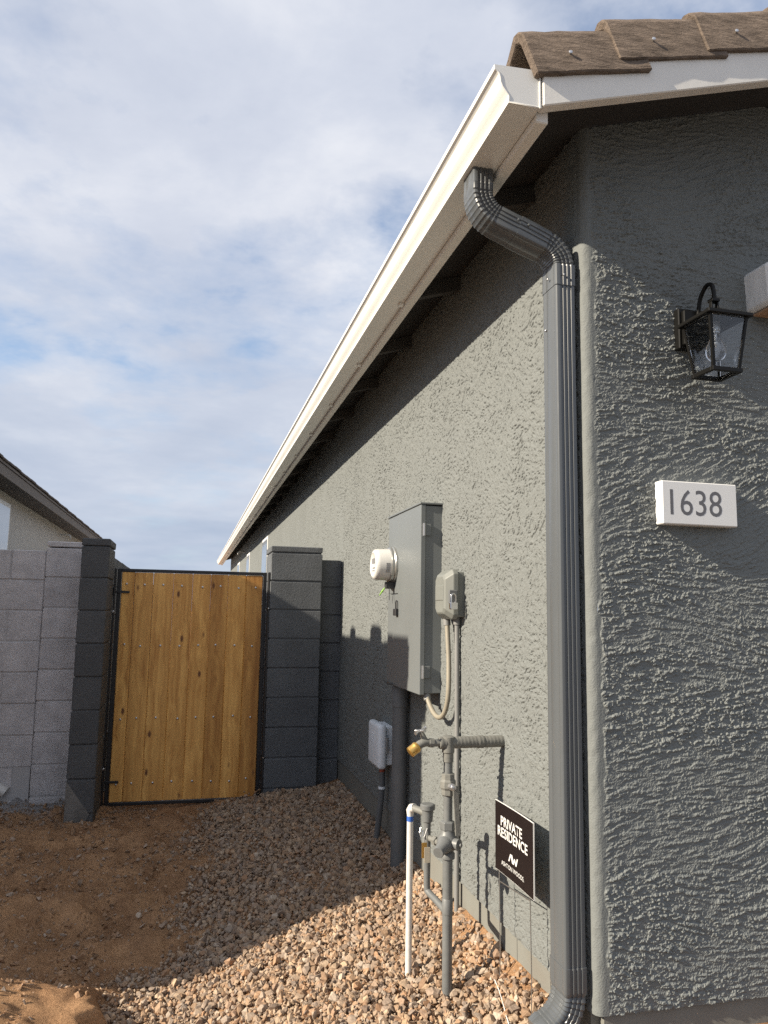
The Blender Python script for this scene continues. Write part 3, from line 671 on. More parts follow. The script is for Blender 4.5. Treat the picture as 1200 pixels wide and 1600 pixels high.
# ------------------------------------------------------------------ electrical panel with meter
ep = thing('electrical_panel', 'tall grey electrical service panel with round white meter on the wall', 'electrical panel', (1.11, 3.8, -0.375))
XP = 1.056; py0, py1, pz0, pz1 = 3.508, 4.115, -0.375, 0.522
MB().box(XP + 0.018, XW + 0.02, py0, py1, pz0 + 0.006, pz1 - 0.004).build('cabinet', M_panel, ep, bevel=0.003)
MB().box(XP, XP + 0.024, py0 - 0.0055, 3.912, pz0, pz1).build('door', M_panel, ep, bevel=0.003, seg=2)
MB().box(XP + 0.001, XP + 0.0235, 3.9155, py1 + 0.004, pz0, 0.10).build('lower_cover', M_panel, ep, bevel=0.002)
MB().box(XP + 0.001, XP + 0.0235, 3.9155, py1 + 0.004, 0.104, pz1).build('meter_cover', M_panel, ep, bevel=0.002)
MB().box(XP - 0.006, XW + 0.005, py0 - 0.010, py1 + 0.008, pz1 + 0.001, pz1 + 0.010).build('rain_hood', M_panel, ep, bevel=0.002)
for zz in (0.40, -0.27):
    h = MB().box(XP + 0.012, XP + 0.05, py0 - 0.011, py0 - 0.001, zz - 0.028, zz + 0.028).build('hinge', M_panel, ep, bevel=0.002)
    MB().lathe((XP + 0.014, py0 - 0.012, zz - 0.03), (0, 0, 1), [(0, 0.006), (0.06, 0.006)], 8).build('hinge_pin', M_steel, h, smooth=40)
MB().lathe((1.135, py0 + 0.003, -0.30), (0, -1, 0), [(0, 0.024), (0.0045, 0.024), (0.0045, 0.0215), (0.0035, 0.0205), (0.0035, 0.013), (0.0045, 0.012), (0.0045, 0.0)], 24).build('knockout', M_panel, ep, smooth=40)
mc = (XP + 0.001, 4.008, 0.258)
me_ = MB().lathe(mc, (-1, 0, 0), [(0, 0.098), (0.012, 0.098), (0.016, 0.094), (0.03, 0.094), (0.033, 0.088)], 40).build('meter_ring', M_meterring, ep, smooth=40)
mt_ = MB().lathe((mc[0] - 0.031, mc[1], mc[2]), (-1, 0, 0), [(0, 0.085), (0.06, 0.083), (0.076, 0.080), (0.083, 0.072), (0.085, 0.064), (0.081, 0.060), (0.0805, 0.0)], 40).build('meter', M_meterw, ep, smooth=50)
# dial, barcode and print on the meter
xm = mc[0] - 0.031 - 0.0815
b = MB().box(xm - 0.001, xm + 0.002, mc[1] - 0.032, mc[1] + 0.032, mc[2] + 0.005, mc[2] + 0.032)
b.build('display', M_print, mt_)
b = MB(); b.box(xm - 0.001, xm + 0.002, mc[1] - 0.035, mc[1] + 0.02, mc[2] - 0.022, mc[2] - 0.016); b.box(xm - 0.001, xm + 0.002, mc[1] - 0.025, mc[1] + 0.03, mc[2] - 0.036, mc[2] - 0.031)
b.build('nameplate_lines', M_print, mt_)
b = MB()
for k in range(9):                                        # small bar label printed round the side
    t = math.radians(-8 + k * 4.0 - 22); rr = 0.0857; w = math.radians(1.1 if k % 2 else 2.2)
    P = [(mc[0] - 0.040, t - w / 2), (mc[0] - 0.062, t - w / 2), (mc[0] - 0.062, t + w / 2), (mc[0] - 0.040, t + w / 2)]
    b.add([(x, mc[1] - rr * math.cos(a), mc[2] + rr * math.sin(a)) for x, a in P] + [(x, mc[1] - (rr - .003) * math.cos(a), mc[2] + (rr - .003) * math.sin(a)) for x, a in P],
          [(0, 1, 2, 3), (7, 6, 5, 4), (0, 4, 5, 1), (1, 5, 6, 2), (2, 6, 7, 3), (3, 7, 4, 0)])
b.build('side_print', M_print, mt_)
MB().box(mc[0] - 0.05, mc[0], mc[1] - 0.03, mc[1] + 0.0, mc[2] - 0.128, mc[2] - 0.092).build('seal_box', M_rubber, ep, bevel=0.003)
MB().tube([(mc[0] - 0.045, mc[1] - 0.004, mc[2] - 0.12), (mc[0] - 0.06, mc[1] - 0.0, mc[2] - 0.14), (mc[0] - 0.075, mc[1] + 0.01, mc[2] - 0.165)], [0.003, 0.006, 0.002], 6).build('seal_tag', M_green, ep)
MB().tube([(mc[0] - 0.03, mc[1] - 0.03, mc[2] - 0.12), (mc[0] - 0.03, mc[1] - 0.032, mc[2] - 0.19)], 0.0016, 6).build('seal_wire', M_rubber, ep)
lk = MB().tube([(XP - 0.006, 3.93, 0.02), (XP - 0.006, 3.93, 0.055), (XP - 0.006, 3.922, 0.066), (XP - 0.006, 3.91, 0.066), (XP - 0.006, 3.902, 0.055), (XP - 0.006, 3.902, 0.02)], 0.003, 8).build('padlock_shackle', M_rubber, ep, smooth=50)
MB().box(XP - 0.018, XP - 0.001, 3.893, 3.94, -0.012, 0.024).build('padlock', M_rubber, ep, bevel=0.003)
MB().tube([(XP - 0.012, 4.12, pz0 + 0.012), (XP - 0.016, 4.03, pz0 + 0.004), (XP - 0.01, 3.96, pz0 + 0.008)], 0.004, 6).build('latch_hasp', M_rubber, ep)

sc = thing('service_conduit', 'thick dark grey conduit from the panel bottom into the gravel', 'conduit', (1.112, 4.04, -1.3))
MB().tube([(1.112, 4.04, -0.36), (1.112, 4.04, -1.45)], 0.040, 24).build('pipe', M_conduit, sc, smooth=40)
MB().lathe((1.112, 4.04, -0.49), (0, 0, 1), [(0, 0.0445), (0.10, 0.0445), (0.105, 0.042)], 24).build('coupling', M_conduit, sc, smooth=40)

# ------------------------------------------------------------------ disconnect switch
dc = thing('disconnect_switch', 'small grey disconnect switch box with a padlock beside the panel', 'switch box', (1.13, 3.27, -0.02))
MB().box(1.120, XW + 0.01, 3.19, 3.345, -0.012, 0.186).build('back_box', M_disc, dc, bevel=0.006, seg=2)
cp = [(-0.02 + 0, 3.19), ]
b = MB()
def cov(x, i, k):  # octagonal cover cross-section
    y0, y1, z0, z1 = 3.178 + i, 3.357 - i, -0.022 + i, 0.196 - i; c = k
    return [(x, y0 + c, z0), (x, y1 - c, z0), (x, y1, z0 + c), (x, y1, z1 - c), (x, y1 - c, z1), (x, y0 + c, z1), (x, y0, z1 - c), (x, y0, z0 + c)]
b.rings([cov(1.132, 0.0, 0.02), cov(1.110, 0.0, 0.02), cov(1.080, 0.022, 0.02), cov(1.074, 0.030, 0.02)])
cv_ = b.build('cover', M_disc, dc, bevel=0.003, seg=2)
MB().box(1.071, 1.076, 3.178 + 0.035, 3.32, 0.06, 0.125).build('cover_step', M_disc, cv_, bevel=0.002)
MB().box(1.085, 1.125, 3.170, 3.183, 0.045, 0.105).build('lock_recess', M_conduit, dc, bevel=0.004)
MB().tube([(1.112, 3.160, 0.05), (1.112, 3.160, 0.078), (1.106, 3.160, 0.088), (1.098, 3.160, 0.088), (1.092, 3.160, 0.078), (1.092, 3.160, 0.05)], 0.0032, 8).build('padlock_shackle', M_chrome, dc, smooth=50)
MB().box(1.084, 1.120, 3.150, 3.168, 0.020, 0.052).build('padlock', M_chrome, dc, bevel=0.005, seg=2)
fx = thing('flexible_conduit', 'tan flexible conduit looping from the panel bottom up to the switch box', 'conduit', (1.12, 3.4, -0.52))
path = [(1.125, 3.315, -0.005), (1.125, 3.30, -0.10), (1.125, 3.285, -0.2), (1.122, 3.275, -0.3), (1.12, 3.28, -0.365), (1.118, 3.305, -0.42), (1.115, 3.345, -0.452), (1.112, 3.395, -0.462), (1.108, 3.44, -0.45), (1.104, 3.48, -0.425), (1.10, 3.51, -0.395), (1.10, 3.53, -0.36)]
def smoothpath(P, n=5):
    P = [Vector(p) for p in P]; o = []
    for i in range(len(P) - 1):
        p0, p1_, p2_, p3 = P[max(i - 1, 0)], P[i], P[i + 1], P[min(i + 2, len(P) - 1)]
        for k in range(n):
            t = k / n; o.append(0.5 * ((2 * p1_) + (p2_ - p0) * t + (2 * p0 - 5 * p1_ + 4 * p2_ - p3) * t * t + (3 * p1_ - p0 - 3 * p2_ + p3) * t ** 3))
    return o + [P[-1]]
MB().tube(smoothpath(path), 0.011, 12).build('hose', M_flex, fx, smooth=60)
MB().tube([(1.10, 3.515, -0.40), (1.10, 3.53, -0.37)], 0.017, 12).build('fitting', M_cond2, fx, smooth=40)
MB().tube([(1.125, 3.313, -0.05), (1.125, 3.316, -0.015)], 0.017, 12).build('fitting', M_cond2, fx, smooth=40)
vc = thing('grey_conduit', 'thin straight grey conduit running from the switch box to the ground', 'conduit', (1.147, 3.235, -1.25))
MB().tube([(1.145, 3.235, 0.0), (1.147, 3.235, -0.4), (1.149, 3.235, -1.3)], 0.0108, 14).build('pipe', M_cond2, vc, smooth=50)
MB().tube([(1.145, 3.235, -0.045), (1.145, 3.235, -0.01)], 0.016, 14).build('fitting', M_cond2, vc, smooth=40)

# ------------------------------------------------------------------ telecom box
tb = thing('telecom_box', 'pale grey plastic telecom box low on the shaded wall with dark conduit', 'utility box', (1.13, 4.45, -0.88))
MB().box(1.125, XW + 0.01, 4.385, 4.60, -0.862, -0.645).build('back_plate', M_telecom, tb, bevel=0.01, seg=2)
cvx = MB().box(1.075, 1.126, 4.355, 4.625, -0.88, -0.632).build('cover', M_telecom, tb, bevel=0.022, seg=4, smooth=50)
b = MB()
for k in range(5): b.box(1.0735, 1.076, 4.47, 4.55, -0.70 - k * 0.011, -0.696 - k * 0.011)
b.build('vent_ribs', M_telecom, cvx)
MB().box(1.118, 1.132, 4.346, 4.36, -0.79, -0.70).build('latch', M_cond2, tb, bevel=0.003)
MB().tube([(1.12, 4.44, -0.88), (1.12, 4.44, -0.915)], 0.017, 12).build('red_bushing', mat('red_bushing', (0.30, 0.06, 0.03), 0.5), tb, smooth=40)
MB().tube(smoothpath([(1.12, 4.44, -0.905), (1.12, 4.44, -1.0), (1.112, 4.46, -1.15), (1.10, 4.49, -1.34)]), 0.0175, 14).build('conduit', M_conduit, tb, smooth=50)
MB().lathe((1.12, 4.44, -1.0), (0, 0, 1), [(0, 0.0205), (0.014, 0.0205)], 14).build('strap', M_telecom, tb, smooth=40)

# ------------------------------------------------------------------ water riser
RX, RY = 0.945, 2.76
wr = thing('water_riser', 'grey painted water riser with hose bibb, lever valve and regulator', 'water pipe', (RX, RY, -1.38))
MB().tube([(RX, RY, -1.46), (RX, RY, -0.87)], 0.0180, 18).build('lower_pipe', M_pipe, wr, smooth=50)
MB().lathe((RX, RY, -1.06), (0, 0, 1), [(0, 0.0195), (0.05, 0.0195), (0.052, 0.018)], 18).build('coupling', M_pipe, wr, smooth=40)
MB().tube([(RX, RY, -0.87), (RX, RY, -0.47)], 0.0165, 18).build('upper_pipe', M_pipe, wr, smooth=50)
MB().lathe((RX, RY, -0.535), (0, 0, 1), [(0, 0.0195), (0.03, 0.0195), (0.034, 0.023), (0.088, 0.023), (0.092, 0.016)], 18).build('tee', M_pipe2, wr, smooth=40)
# wall branch wrapped in tape
br = []; rr = []
for k in range(56):
    x = RX - 0.035 + k * (XW + 0.012 - RX + 0.035) / 55; br.append((x, RY + (x - RX) * 0.04, -0.468)); rr.append(0.0205 + (0.0012 if k % 3 else -0.0002) + (0.002 if 30 < k < 36 else 0))
MB().tube(br, rr, 16).build('wrapped_branch', M_pipe2, wr, smooth=50)
# ball valve with lever
MB().lathe((RX, RY, -0.655), (0, 0, 1), [(0, 0.018), (0.004, 0.025), (0.022, 0.025), (0.03, 0.030), (0.052, 0.030), (0.058, 0.025), (0.078, 0.025), (0.08, 0.018)], 8).build('valve_body', M_pipe2, wr, bevel=0.001)
MB().lathe((RX + 0.002, RY - 0.022, -0.617), (0.1, -1, 0), [(0, 0.013), (0.02, 0.013), (0.022, 0.009), (0.032, 0.009), (0.034, 0.005)], 8).build('valve_stem', M_steel, wr, smooth=40)
b = MB(); b.rings([[(RX + dx + 0.012 + t * 0.012, RY - 0.044 + dy, -0.61 - t * 0.175) for dx, dy in ((-.010, -.002), (.010, -.002), (.010, .003), (-.010, .003))] for t in (0.0, 0.15, 1.0)])
b.build('valve_lever', M_pipe2, wr, bevel=0.0015)
# pressure regulator
MB().lathe((RX, RY, -0.775), (0, 0, 1), [(0, 0.027), (0.006, 0.029), (0.03, 0.029), (0.034, 0.018)], 6).build('union_nut', M_pipe, wr, bevel=0.0015)
MB().lathe((RX, RY, -0.865), (0, 0, 1), [(-0.006, 0.026), (0.012, 0.026), (0.018, 0.020), (0.03, 0.033), (0.05, 0.040), (0.066, 0.037), (0.08, 0.027), (0.092, 0.024)], 24).build('regulator_body', M_pipe, wr, smooth=60)
MB().lathe((RX, RY, -0.812), (-0.62, -0.72, -0.20), [(0.015, 0.030), (0.045, 0.027), (0.052, 0.021), (0.088, 0.020), (0.092, 0.018)], 22).build('regulator_bonnet', M_pipe, wr, smooth=45)
MB().lathe((RX + 0.015, RY - 0.03, -0.815), (0.6, -0.8, 0), [(0.0, 0.02), (0.02, 0.02), (0.022, 0.007), (0.03, 0.007)], 14).build('side_plug', M_pipe, wr, smooth=45)
# hose bibb, handle and brass vacuum breaker
MB().tube([(RX - 0.03, RY, -0.468), (RX - 0.055, RY, -0.468), (RX - 0.056, RY, -0.468), (RX - 0.075, RY, -0.466)], [0.013, 0.013, 0.0165, 0.0165], 8).build('bibb_neck', M_pipe2, wr, bevel=0.001)
bb = MB().tube([(RX - 0.07, RY, -0.466), (RX - 0.09, RY, -0.464), (RX - 0.108, RY, -0.471), (RX - 0.122, RY, -0.482)], [0.012, 0.016, 0.015, 0.016], 14).build('hose_bibb', M_pipe2, wr, smooth=60)
MB().tube([(RX - 0.088, RY, -0.462), (RX - 0.098, RY, -0.44), (RX - 0.106, RY, -0.424)], [0.012, 0.010, 0.006], 10).build('bonnet', M_pipe2, bb, smooth=50)
hb = MB()
for a in range(4):
    t = a * math.pi / 2 + 0.4; d = Vector((math.cos(t) * 0.9, math.sin(t), math.cos(t) * 0.35))
    c = Vector((RX - 0.107, RY, -0.423)); hb.tube([c, c + d * 0.018, c + d * 0.027], [0.005, 0.004, 0.0065], 8)
hb.build('handle', M_steel, bb, smooth=50)
MB().lathe((RX - 0.116, RY, -0.477), (-0.82, -0.1, -0.57), [(0.0, 0.017), (0.006, 0.0205), (0.012, 0.0205), (0.014, 0.0195), (0.036, 0.0195), (0.038, 0.018), (0.04, 0.014)], 20).build('brass_vacuum_breaker', M_brass, bb, smooth=35)
# irrigation branch: vacuum breaker cup, side pipe and white PVC stand
cx, cy = 0.912, 2.90
MB().lathe((cx, cy, -0.80), (0, 0, 1), [(0, 0.012), (0.018, 0.013), (0.022, 0.019), (0.062, 0.022), (0.066, 0.0285), (0.082, 0.0285), (0.086, 0.024)], 22).build('breaker_cup', M_pipe, wr, smooth=40)
MB().tube(smoothpath([(cx, cy, -0.80), (cx, cy, -0.90), (cx, cy, -1.01), (cx + 0.004, cy - 0.012, -1.03), (cx + 0.02, cy - 0.07, -1.045), (RX, RY + 0.01, -1.06)]), 0.0125, 14).build('side_pipe', M_pipe, wr, smooth=60)
MB().tube([(cx, cy, -0.835), (cx + 0.02, cy - 0.08, -0.835), (RX, RY, -0.835)], 0.011, 10).build('cross_link', M_pipe2, wr, smooth=50)
MB().lathe((cx + 0.012, cy - 0.045, -0.835), (0.3, -1, 0), [(0, 0.017), (0.02, 0.017)], 6).build('cross_nut', M_pipe2, wr)
px_, py_ = 0.868, 2.985
MB().tube([(cx, cy, -0.752), (cx - 0.02, cy + 0.045, -0.748), (px_ + 0.008, py_ - 0.018, -0.745)], 0.0135, 12).build('nipple', M_pipe2, wr, smooth=50)
pv = MB().tube([(px_, py_, -1.43), (px_, py_, -0.775), (px_, py_, -0.757), (px_ + 0.004, py_ - 0.006, -0.747), (px_ + 0.012, py_ - 0.02, -0.743)], [0.0125, 0.0125, 0.0155, 0.0165, 0.0165], 16).build('pvc_pipe', M_pvc, wr, smooth=60)
pv['label'] = 'upright white PVC pipe with a blue primer band'
MB().lathe((px_, py_, -0.803), (0, 0, 1), [(0.006, 0.0128), (0.010, 0.0130), (0.022, 0.0130), (0.025, 0.0128)], 16).build('primer_band', M_blue, pv, smooth=60)
MB().tube([(cx - 0.004, cy - 0.012, -0.80), (0.893, 2.88, -0.83), (0.891, 2.875, -0.86)], 0.0018, 6).build('tag_wire', M_steel, wr)
b = MB().box(0.880, 0.900, 2.866, 2.868, -0.90, -0.845); b.build('brass_tag', M_brass, wr, bevel=0.0006)
b = MB().box(0.888, 0.910, 2.859, 2.861, -0.915, -0.86); b.build('paper_tag', M_tag, wr)
MB().tube([(0.886, 2.90, -0.80), (0.880, 2.895, -0.815), (0.883, 2.89, -0.83), (0.892, 2.892, -0.825), (0.893, 2.90, -0.81)], 0.0025, 6).build('key_ring', M_steel, wr)

# ------------------------------------------------------------------ yard sign
sg = thing('yard_sign', 'small black yard sign with white lettering on wire stakes by the downspout', 'sign', (1.105, 2.53, -1.27))
SL_, SR_ = Vector((1.104, 2.688, 0)), Vector((1.101, 2.365, 0)); sz0, sz1 = -0.892, -0.657
du_ = (SR_ - SL_); sw = du_.length; du_.normalize(); nrm = Vector((-1, 0, 0)); nrm = (nrm - du_ * nrm.dot(du_)).normalized()
def sp_(u, v, d): q = SL_ + du_ * u + nrm * (d - 0.012 * math.sin(math.pi * u / sw) * 0.3); return (q.x, q.y, sz0 + v)
sh = sz1 - sz0; b = MB(); N = 10
b.rings([[sp_(u, 0, 0), sp_(u, sh, 0), sp_(u, sh, 0.004), sp_(u, 0, 0.004)] for u in np.linspace(0, sw, N)])
core = b.build('sign_panel', M_signedge, sg)
b = MB(); b.rings([[sp_(u, 0.0012, 0.0042), sp_(u, sh - 0.0012, 0.0042), sp_(u, sh - 0.0012, 0.0047), sp_(u, 0.0012, 0.0047)] for u in np.linspace(0.0012, sw - 0.0012, N)])
b.build('printed_face', M_signface, core)
def text_mesh(s, width=None, height=0.03, bold=0.0):
    c = bpy.data.curves.new('txt', 'FONT'); c.body = s; c.align_x = 'CENTER'; c.align_y = 'BOTTOM_BASELINE'; c.offset = bold; c.resolution_u = 3; c.fill_mode = 'FRONT'
    o = bpy.data.objects.new('txt', c); COL.objects.link(o); dg = bpy.context.evaluated_depsgraph_get()
    me = bpy.data.meshes.new_from_object(o.evaluated_get(dg)); bpy.data.objects.remove(o); bpy.data.curves.remove(c)
    co = np.zeros(len(me.vertices) * 3); me.vertices.foreach_get('co', co); co = co.reshape(-1, 3)
    co[:, 1] *= height / max(co[:, 1].max(), 1e-6)
    w = co[:, 0].max() - co[:, 0].min(); co[:, 0] = (co[:, 0] - (co[:, 0].max() + co[:, 0].min()) / 2) * ((width / w) if width else height / 0.7)
    return me, co
def put_text(s, uc, v0, width, height, mt, parent, fn, name, bold=0.012, d=0.0055):
    me, co = text_mesh(s, width, height, bold)
    P = np.array([fn(uc + c[0], v0 + c[1], d) for c in co]) - np.array(base_of(parent))
    me.vertices.foreach_set('co', P.ravel()); me.materials.clear(); me.materials.append(mt); me.update()
    o = link(bpy.data.objects.new(name, me)); o.parent = parent; return o
put_text('PRIVATE', 0.140, 0.160, 0.180, 0.032, M_ink, core, sp_, 'lettering', 0.02)
put_text('RESIDENCE', 0.150, 0.122, 0.252, 0.032, M_ink, core, sp_, 'lettering', 0.02)
put_text('ASHTON WOODS.', 0.150, 0.030, 0.19, 0.0145, M_ink, core, sp_, 'lettering', 0.006)
# the AW monogram: slanted strokes
b = MB()
def stroke(u0, v0, u1, v1, w):
    P = [(u0 - w / 2, v0), (u0 + w / 2, v0), (u1 + w / 2, v1), (u1 - w / 2, v1)]
    b.rings([[sp_(u, v, 0.0053) for u, v in P], [sp_(u, v, 0.0058) for u, v in P]])
u0 = 0.118
for (a, c) in (((0.0, 0.0), (0.016, 0.027)), ((0.032, 0.0), (0.016, 0.027)), ((0.0375, 0.0), (0.0245, 0.027)), ((0.0375, 0.0), (0.0485, 0.0205)), ((0.0595, 0.0), (0.0485, 0.0205)), ((0.0595, 0.0), (0.0725, 0.027))):
    stroke(u0 + a[0], 0.058 + a[1], u0 + c[0], 0.058 + c[1], 0.0085)
b.build('monogram', M_ink, core)
for u in (0.028, sw - 0.035):
    a = sp_(u, -0.005, 0.002)
    MB().tube([(a[0], a[1], sz0 + 0.10), (a[0], a[1], sz0 - 0.02), (a[0] + 0.001, a[1] - 0.004, sz0 - 0.25), (a[0], a[1], -1.40)], 0.0019, 6).build('wire_stake', M_wire, sg)
a = sp_(0.028, -0.035, 0.002); c = sp_(sw - 0.035, -0.012, 0.002)
MB().tube([a, c], 0.0019, 6).build('wire_crossbar', M_wire, sg)
# loose white cord lying on the gravel at the wall foot
zc_ = lambda x, y: float(terrain(np.array(x), np.array(y))) + 0.022
MB().tube(smoothpath([(x, y, zc_(x, y)) for x, y in ((1.085, 2.66), (1.075, 2.60), (1.06, 2.53), (1.045, 2.47), (1.03, 2.40))]), 0.0017, 6).build('loose_cord', M_ink, smooth=60, label='thin white cord lying on the gravel below the yard sign', cat='cord', loc=(1.05, 2.6, -1.28))

# ------------------------------------------------------------------ wall lantern
ln = thing('wall_lantern', 'black metal wall lantern with clear glass panes and a bulb', 'lantern', (1.55, 2.0, 0.74))
lc = (1.551, 1.988)
MB().box(1.492, 1.608, 2.085, YC + 0.004, 0.862, 0.998).build('backplate', M_lantern, ln, bevel=0.003)
MB().box(1.502, 1.598, 2.070, 2.0855, 0.872, 0.988).build('backplate_step', M_lantern, ln, bevel=0.003)
rt, rb = 0.073, 0.044; zt_, zb_ = 0.918, 0.752
def frus(z0, h0, z1, h1, b=None):
    b = b or MB(); R = lambda z, h: [(lc[0] - h, lc[1] - h, z), (lc[0] + h, lc[1] - h, z), (lc[0] + h, lc[1] + h, z), (lc[0] - h, lc[1] + h, z)]
    return b.rings([R(z0, h0), R(z1, h1)])
rf = frus(zt_, 0.079, zt_ + 0.012, 0.079); frus(zt_ + 0.0122, 0.074, zt_ + 0.03, 0.018, rf)
rf.build('roof', M_lantern, ln, bevel=0.002)
hb_ = lambda z: rb + (0.064 - rb) * (z - zb_) / (zt_ - zb_)
for sx in (-1, 1):
    for sy in (-1, 1):
        b = MB(); b.rings([[(lc[0] + sx * (hb_(z) + a), lc[1] + sy * (hb_(z) + c), z) for a, c in ((-.005, -.005), (.004, -.005), (.004, .004), (-.005, .004))] for z in (zb_ + 0.008, zt_)])
        b.build('corner_bar', M_lantern, ln)
for (xa, xb, ya, yb_) in ((-1, 1, -1, -.78), (-1, 1, .78, 1), (-1, -.78, -.779, .779), (.78, 1, -.779, .779)):
    h = rb + 0.009
    MB().box(lc[0] + xa * h, lc[0] + xb * h, lc[1] + ya * h, lc[1] + yb_ * h, zb_ - 0.006, zb_ + 0.0075).build('bottom_rail', M_lantern, ln, bevel=0.0012)
for (sx, sy) in ((0, -1), (0, 1), (-1, 0), (1, 0)):
    b = MB(); rings = []
    for z in (zb_ + 0.008, zt_ - 0.0005):
        h = hb_(z); w = h - 0.006
        if sx: rings.append([(lc[0] + sx * (h - .0015), lc[1] - w, z), (lc[0] + sx * (h - .0015), lc[1] + w, z), (lc[0] + sx * (h + .0005), lc[1] + w, z), (lc[0] + sx * (h + .0005), lc[1] - w, z)])
        else: rings.append([(lc[0] - w, lc[1] + sy * (h - .0015), z), (lc[0] + w, lc[1] + sy * (h - .0015), z), (lc[0] + w, lc[1] + sy * (h + .0005), z), (lc[0] - w, lc[1] + sy * (h + .0005), z)])
    b.rings(rings).build('glass_pane', M_glass, ln)
MB().lathe((lc[0], lc[1], zt_ - 0.0005), (0, 0, -1), [(0, 0.016), (0.028, 0.016), (0.03, 0.013), (0.036, 0.013)], 16).build('bulb_socket', M_meterring, ln, smooth=40)
MB().lathe((lc[0], lc[1], zt_ - 0.030), (0, 0, -1), [(0, 0.0125), (0.012, 0.0135), (0.03, 0.018), (0.048, 0.0265), (0.064, 0.030), (0.078, 0.0285), (0.088, 0.0225), (0.094, 0.012), (0.0955, 0.0)], 24).build('bulb', M_bulb, ln, smooth=80)
MB().lathe((lc[0], lc[1], zt_ - 0.036), (0, 0, -1), [(0, 0.004), (0.03, 0.003), (0.034, 0.006), (0.05, 0.001)], 8).build('filament', M_meterring, ln, smooth=60)
pth = smoothpath([(1.551, 2.075, 0.93), (1.551, 2.062, 0.985), (1.551, 2.05, 1.025), (1.551, 2.02, 1.052), (1.551, 1.995, 1.045), (1.551, 1.986, 1.02), (1.551, 1.985, 0.99)], 5)
b = MB(); b.tube(pth, 0.0068, 8); b.build('arm', M_lantern, ln, smooth=50)
MB().box(1.537, 1.565, 1.975, 2.0, 0.985, 0.995).build('hanger_top', M_lantern, ln, bevel=0.001)
for dx in (-0.014, 0.0085): MB().box(1.551 + dx, 1.551 + dx + 0.0055, 1.981, 1.994, 0.944, 0.9845).build('hanger_strap', M_lantern, ln, bevel=0.001)

# ------------------------------------------------------------------ address plaque
pq = thing('address_plaque', 'white rectangular house number plaque on the front wall under the lantern', 'plaque', (1.53, 2.08, 0.29))
MB().box(1.403, 1.672, 2.072, YC + 0.004, 0.288, 0.424).build('plaque_box', M_plaque, pq, bevel=0.003)
fq = lambda u, v, d: (1.405 + u, 2.0717, 0.288 + v)
put_text('1638', 0.118, 0.030, 0.185, 0.080, M_plaqueink, pq, fq, 'numerals', 0.0, d=0.006)

# ------------------------------------------------------------------ weathered white block at the right edge
wb = thing('light_housing', 'weathered white housing with a brown underside high beside the lantern', 'light fixture', (1.74, 2.0, 0.97))
b = MB(); WX = 0.113; WZ = 0.030
def wring(y, i):
    return [(1.655 + i, y, 1.118 - i), (1.668 + i, y, 1.132 - i), (1.83 - i, y, 1.14 - i), (1.845 - i, y, 1.125 - i), (1.835 - i, y, 0.995 + i), (1.82 - i, y, 0.985 + i), (1.672 + i, y, 0.988 + i), (1.660 + i, y, 1.0 + i)]
b.rings([[(x + WX, y, z + WZ) for x, y, z in r] for r in (wring(YC + 0.004, 0.0), wring(2.01, 0.0), wring(1.985, 0.012))])
b.build('housing', M_wblock, wb, bevel=0.004, seg=2)
MB().box(1.675 + WX, 1.825 + WX, 2.005, YC - 0.01, 0.978 + WZ, 0.9845 + WZ).build('underside', M_rust, wb, bevel=0.002)

# ------------------------------------------------------------------ neighbour house
nh = thing('neighbour_house', 'pale grey stucco house with brown fascia beyond the block wall', 'house', (-4, 9, -1.3))
NX = -2.30; NY0 = 3.37; NY1 = 18.0
MB().box(-9.5, NX, NY0, NY1, -1.6, 1.52).build('wall', M_nwall, nh)
b = MB(); b.add([(-9.5, NY0 + 0.001, 1.52), (NX, NY0 + 0.001, 1.52), (-5.9, NY0 + 0.001, 2.68), (-9.5, NY0 + 0.12, 1.52), (NX, NY0 + 0.12, 1.52), (-5.9, NY0 + 0.12, 2.68)], [(0, 1, 2), (5, 4, 3), (0, 3, 4, 1), (1, 4, 5, 2), (2, 5, 3, 0)])
b.build('gable', M_nwall, nh)
NE = -2.02; nz = lambda x: 1.53 + 0.33 * (NE - x)
def nslab(x0, x1, y0, y1, a, c): return MB().rings([[(x, y0, nz(x) + a), (x, y1, nz(x) + a), (x, y1, nz(x) + c), (x, y0, nz(x) + c)] for x in (x0, x1)])
nr = nslab(NE + 0.012, -5.9, NY0 - 0.07, NY1 + 0.3, 0.0, 0.03).build('roof', M_ntrim, nh)
MB().rings([[(x, y0, (nz(-5.9) - 0.33 * (-5.9 - x)) + a) for y0, a in ((NY0 - .07, 0), (NY1 + .3, 0), (NY1 + .3, .03), (NY0 - .07, .03))] for x in (-5.9, -9.8)]).build('roof', M_ntrim, nh)
MB().box(NE - 0.03, NE, NY0 - 0.065, NY1 + 0.29, 1.405, 1.527).build('fascia', M_ntrim, nh, bevel=0.003)
MB().box(NX - 0.05, NE - 0.032, NY0 - 0.06, NY1 + 0.28, 1.41, 1.43).build('soffit', M_ntrim, nh)
